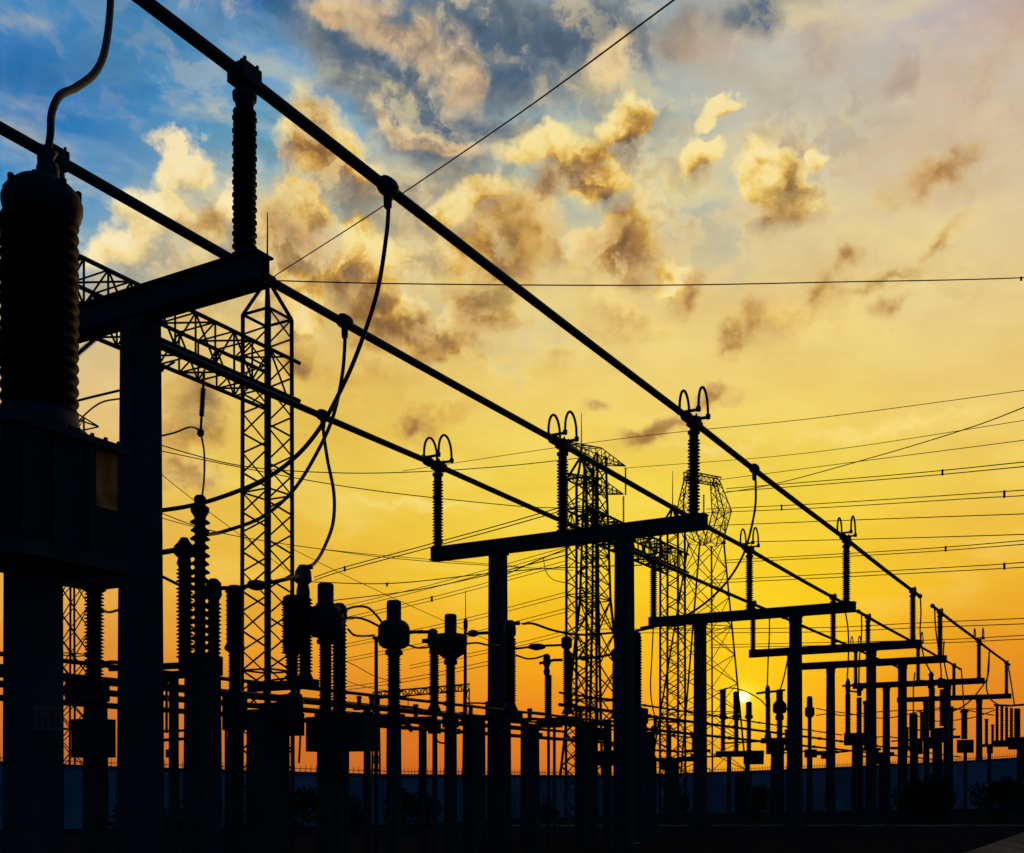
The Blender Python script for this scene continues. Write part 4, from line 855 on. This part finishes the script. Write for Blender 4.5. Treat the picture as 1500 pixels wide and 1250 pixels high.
line('long level wire from the tall column peak, two small dampers on it', [(392, 411), (605, 416), (950, 418), (1240, 413), (1440, 409), (1620, 402)], .9, spacer=(.17, .85), D=(T1D, 34))
line('short ground wire from the tall column peak leftward behind the crossbeam', [(392, 412), (330, 430), (200, 456), (60, 478)], .9, D=(T1D, 20))
D_ = (80, 60)
line('faint top wire at right, highest of the level lines', [(590, 690), (900, 644), (1200, 612), (1500, 572), (1700, 543)], .5, D=(100, 70))
line('single wire curving upward to the right edge', [(1062, 722), (1140, 708), (1300, 664), (1420, 627), (1500, 597), (1640, 540)], .75, D=(110, 50))
line('faint wire second from the top at right', [(914, 686), (1180, 664), (1500, 616), (1700, 584)], .5, D=(112, 70))
line('faint wire from the goblet pylon top to the right edge', [(1054, 703), (1260, 676), (1500, 645), (1700, 616)], .55, D=(120, 70))
line('twin wire with a spacer, uppermost of the doubled lines', [(1064, 716), (1320, 695), (1500, 677), (1700, 656)], .75, (.42,), 6, (110, 60))
line('twin wire with spacers, second of the doubled lines', [(1034, 746), (1200, 738), (1430, 723), (1500, 718), (1700, 702)], .7, (.18, .62), 7, (110, 60))
line('single wire beneath the second doubled line', [(1000, 772), (1250, 762), (1500, 753), (1700, 745)], .7, D=(110, 60))
line('single wire midway down the right side', [(1100, 794), (1300, 789), (1500, 783), (1700, 776)], .7, D=(110, 60))
line('twin wire with a spacer crossing behind the third gantry rings', [(1060, 821), (1325, 806), (1500, 792), (1700, 776)], .7, (.42,), 5, (110, 60))
line('twin wire with a spacer, lowest doubled line above the uppermost bus end', [(1040, 850), (1200, 842), (1430, 829), (1500, 824), (1700, 810)], .7, (.62,), 6, (110, 60))
line('twin wire behind the far gantries, left part passing under the beam', [(860, 922), (1180, 920), (1340, 913), (1500, 906), (1700, 898)], .65, (), 7, (110, 65))
line('lowest twin wire at right behind the last gantry insulators', [(1040, 945), (1354, 938), (1500, 931), (1700, 924)], .65, (), 5, (110, 65))
line('sagging wire from behind the tall column to the crossarm pylon top', [(180, 630), (228, 650), (356, 683), (497, 693), (620, 691), (740, 683), (852, 671)], .75, D=(30, GP(38.65).y))
line('lower sagging wire passing behind the tall column', [(180, 644), (232, 660), (500, 712), (740, 740), (840, 745)], .7, D=(34, GP(38.65).y))
line('thin wire slanting down left of the tall column', [(180, 640), (231, 690), (293, 740), (360, 790), (420, 836)], .55, D=(40, 60))
line('very thin wire slanting down through the left gap', [(180, 734), (240, 760), (360, 788), (520, 810), (760, 830)], .55, D=(40, 70))
line('thin slack wire below the hanging cables', [(200, 738), (320, 780), (480, 806), (620, 822), (840, 836)], .6, D=(40, 60))
line('twin wire with dampers rising toward the crossarm pylon', [(460, 846), (505, 831), (620, 800), (730, 770), (850, 735)], .8, (.25,), 5, (100, 80))
line('wire almost level, low behind the two bulbous transformers', [(440, 852), (567, 855), (700, 842), (800, 833), (940, 828)], .8, (.26,), 0, (60, 45))
line('thin wire rising over the bulbous transformers to the second gantry post', [(470, 882), (600, 866), (712, 843), (835, 812)], .8, D=(60, 44))
for i, (a, b) in enumerate((((430, 905), (835, 800)), ((430, 922), (835, 820)), ((500, 945), (835, 866)), ((505, 965), (835, 890)), ((600, 975), (900, 905)), ((480, 1010), (720, 968)))):
    lbs = ['upper faint rising twin wire over the middle bulbous transformer', 'second faint rising twin wire over the middle bulbous transformer', 'faint rising twin wire level with the bulbous heads', 'faint rising twin wire just below the bulbous heads', 'short faint rising twin wire right of the squarish head', 'lowest faint rising twin wire near the stand tops']
    line(lbs[i], [a, ((a[0]+b[0])/2, (a[1]+b[1])/2+4), b], .5, (.5,) if i == 1 else (), 5, (115, 95))
line('thin wire descending behind the three bulbous transformers', [(420, 800), (520, 850), (640, 905), (720, 940)], .45, D=(90, 100))
line('thin drooping wire near the bare post left of centre', [(490, 962), (520, 975), (552, 992), (590, 1000)], .6, D=(40, 45))
line('low thin drooping wire beneath the bare post tip', [(490, 990), (530, 1005), (580, 1014)], .5, D=(40, 45))
line('loose wire loop hanging left of the crossarm pylon column', [(796, 818), (800, 838), (812, 850), (835, 855)], .6, D=(GP(38.65).y, GP(38.65).y))
line('strain wire with insulator reaching the middle column, just below the beam', [(740, 842), (790, 820), (835, 802)], .9, D=(40, GP(38.65).y))
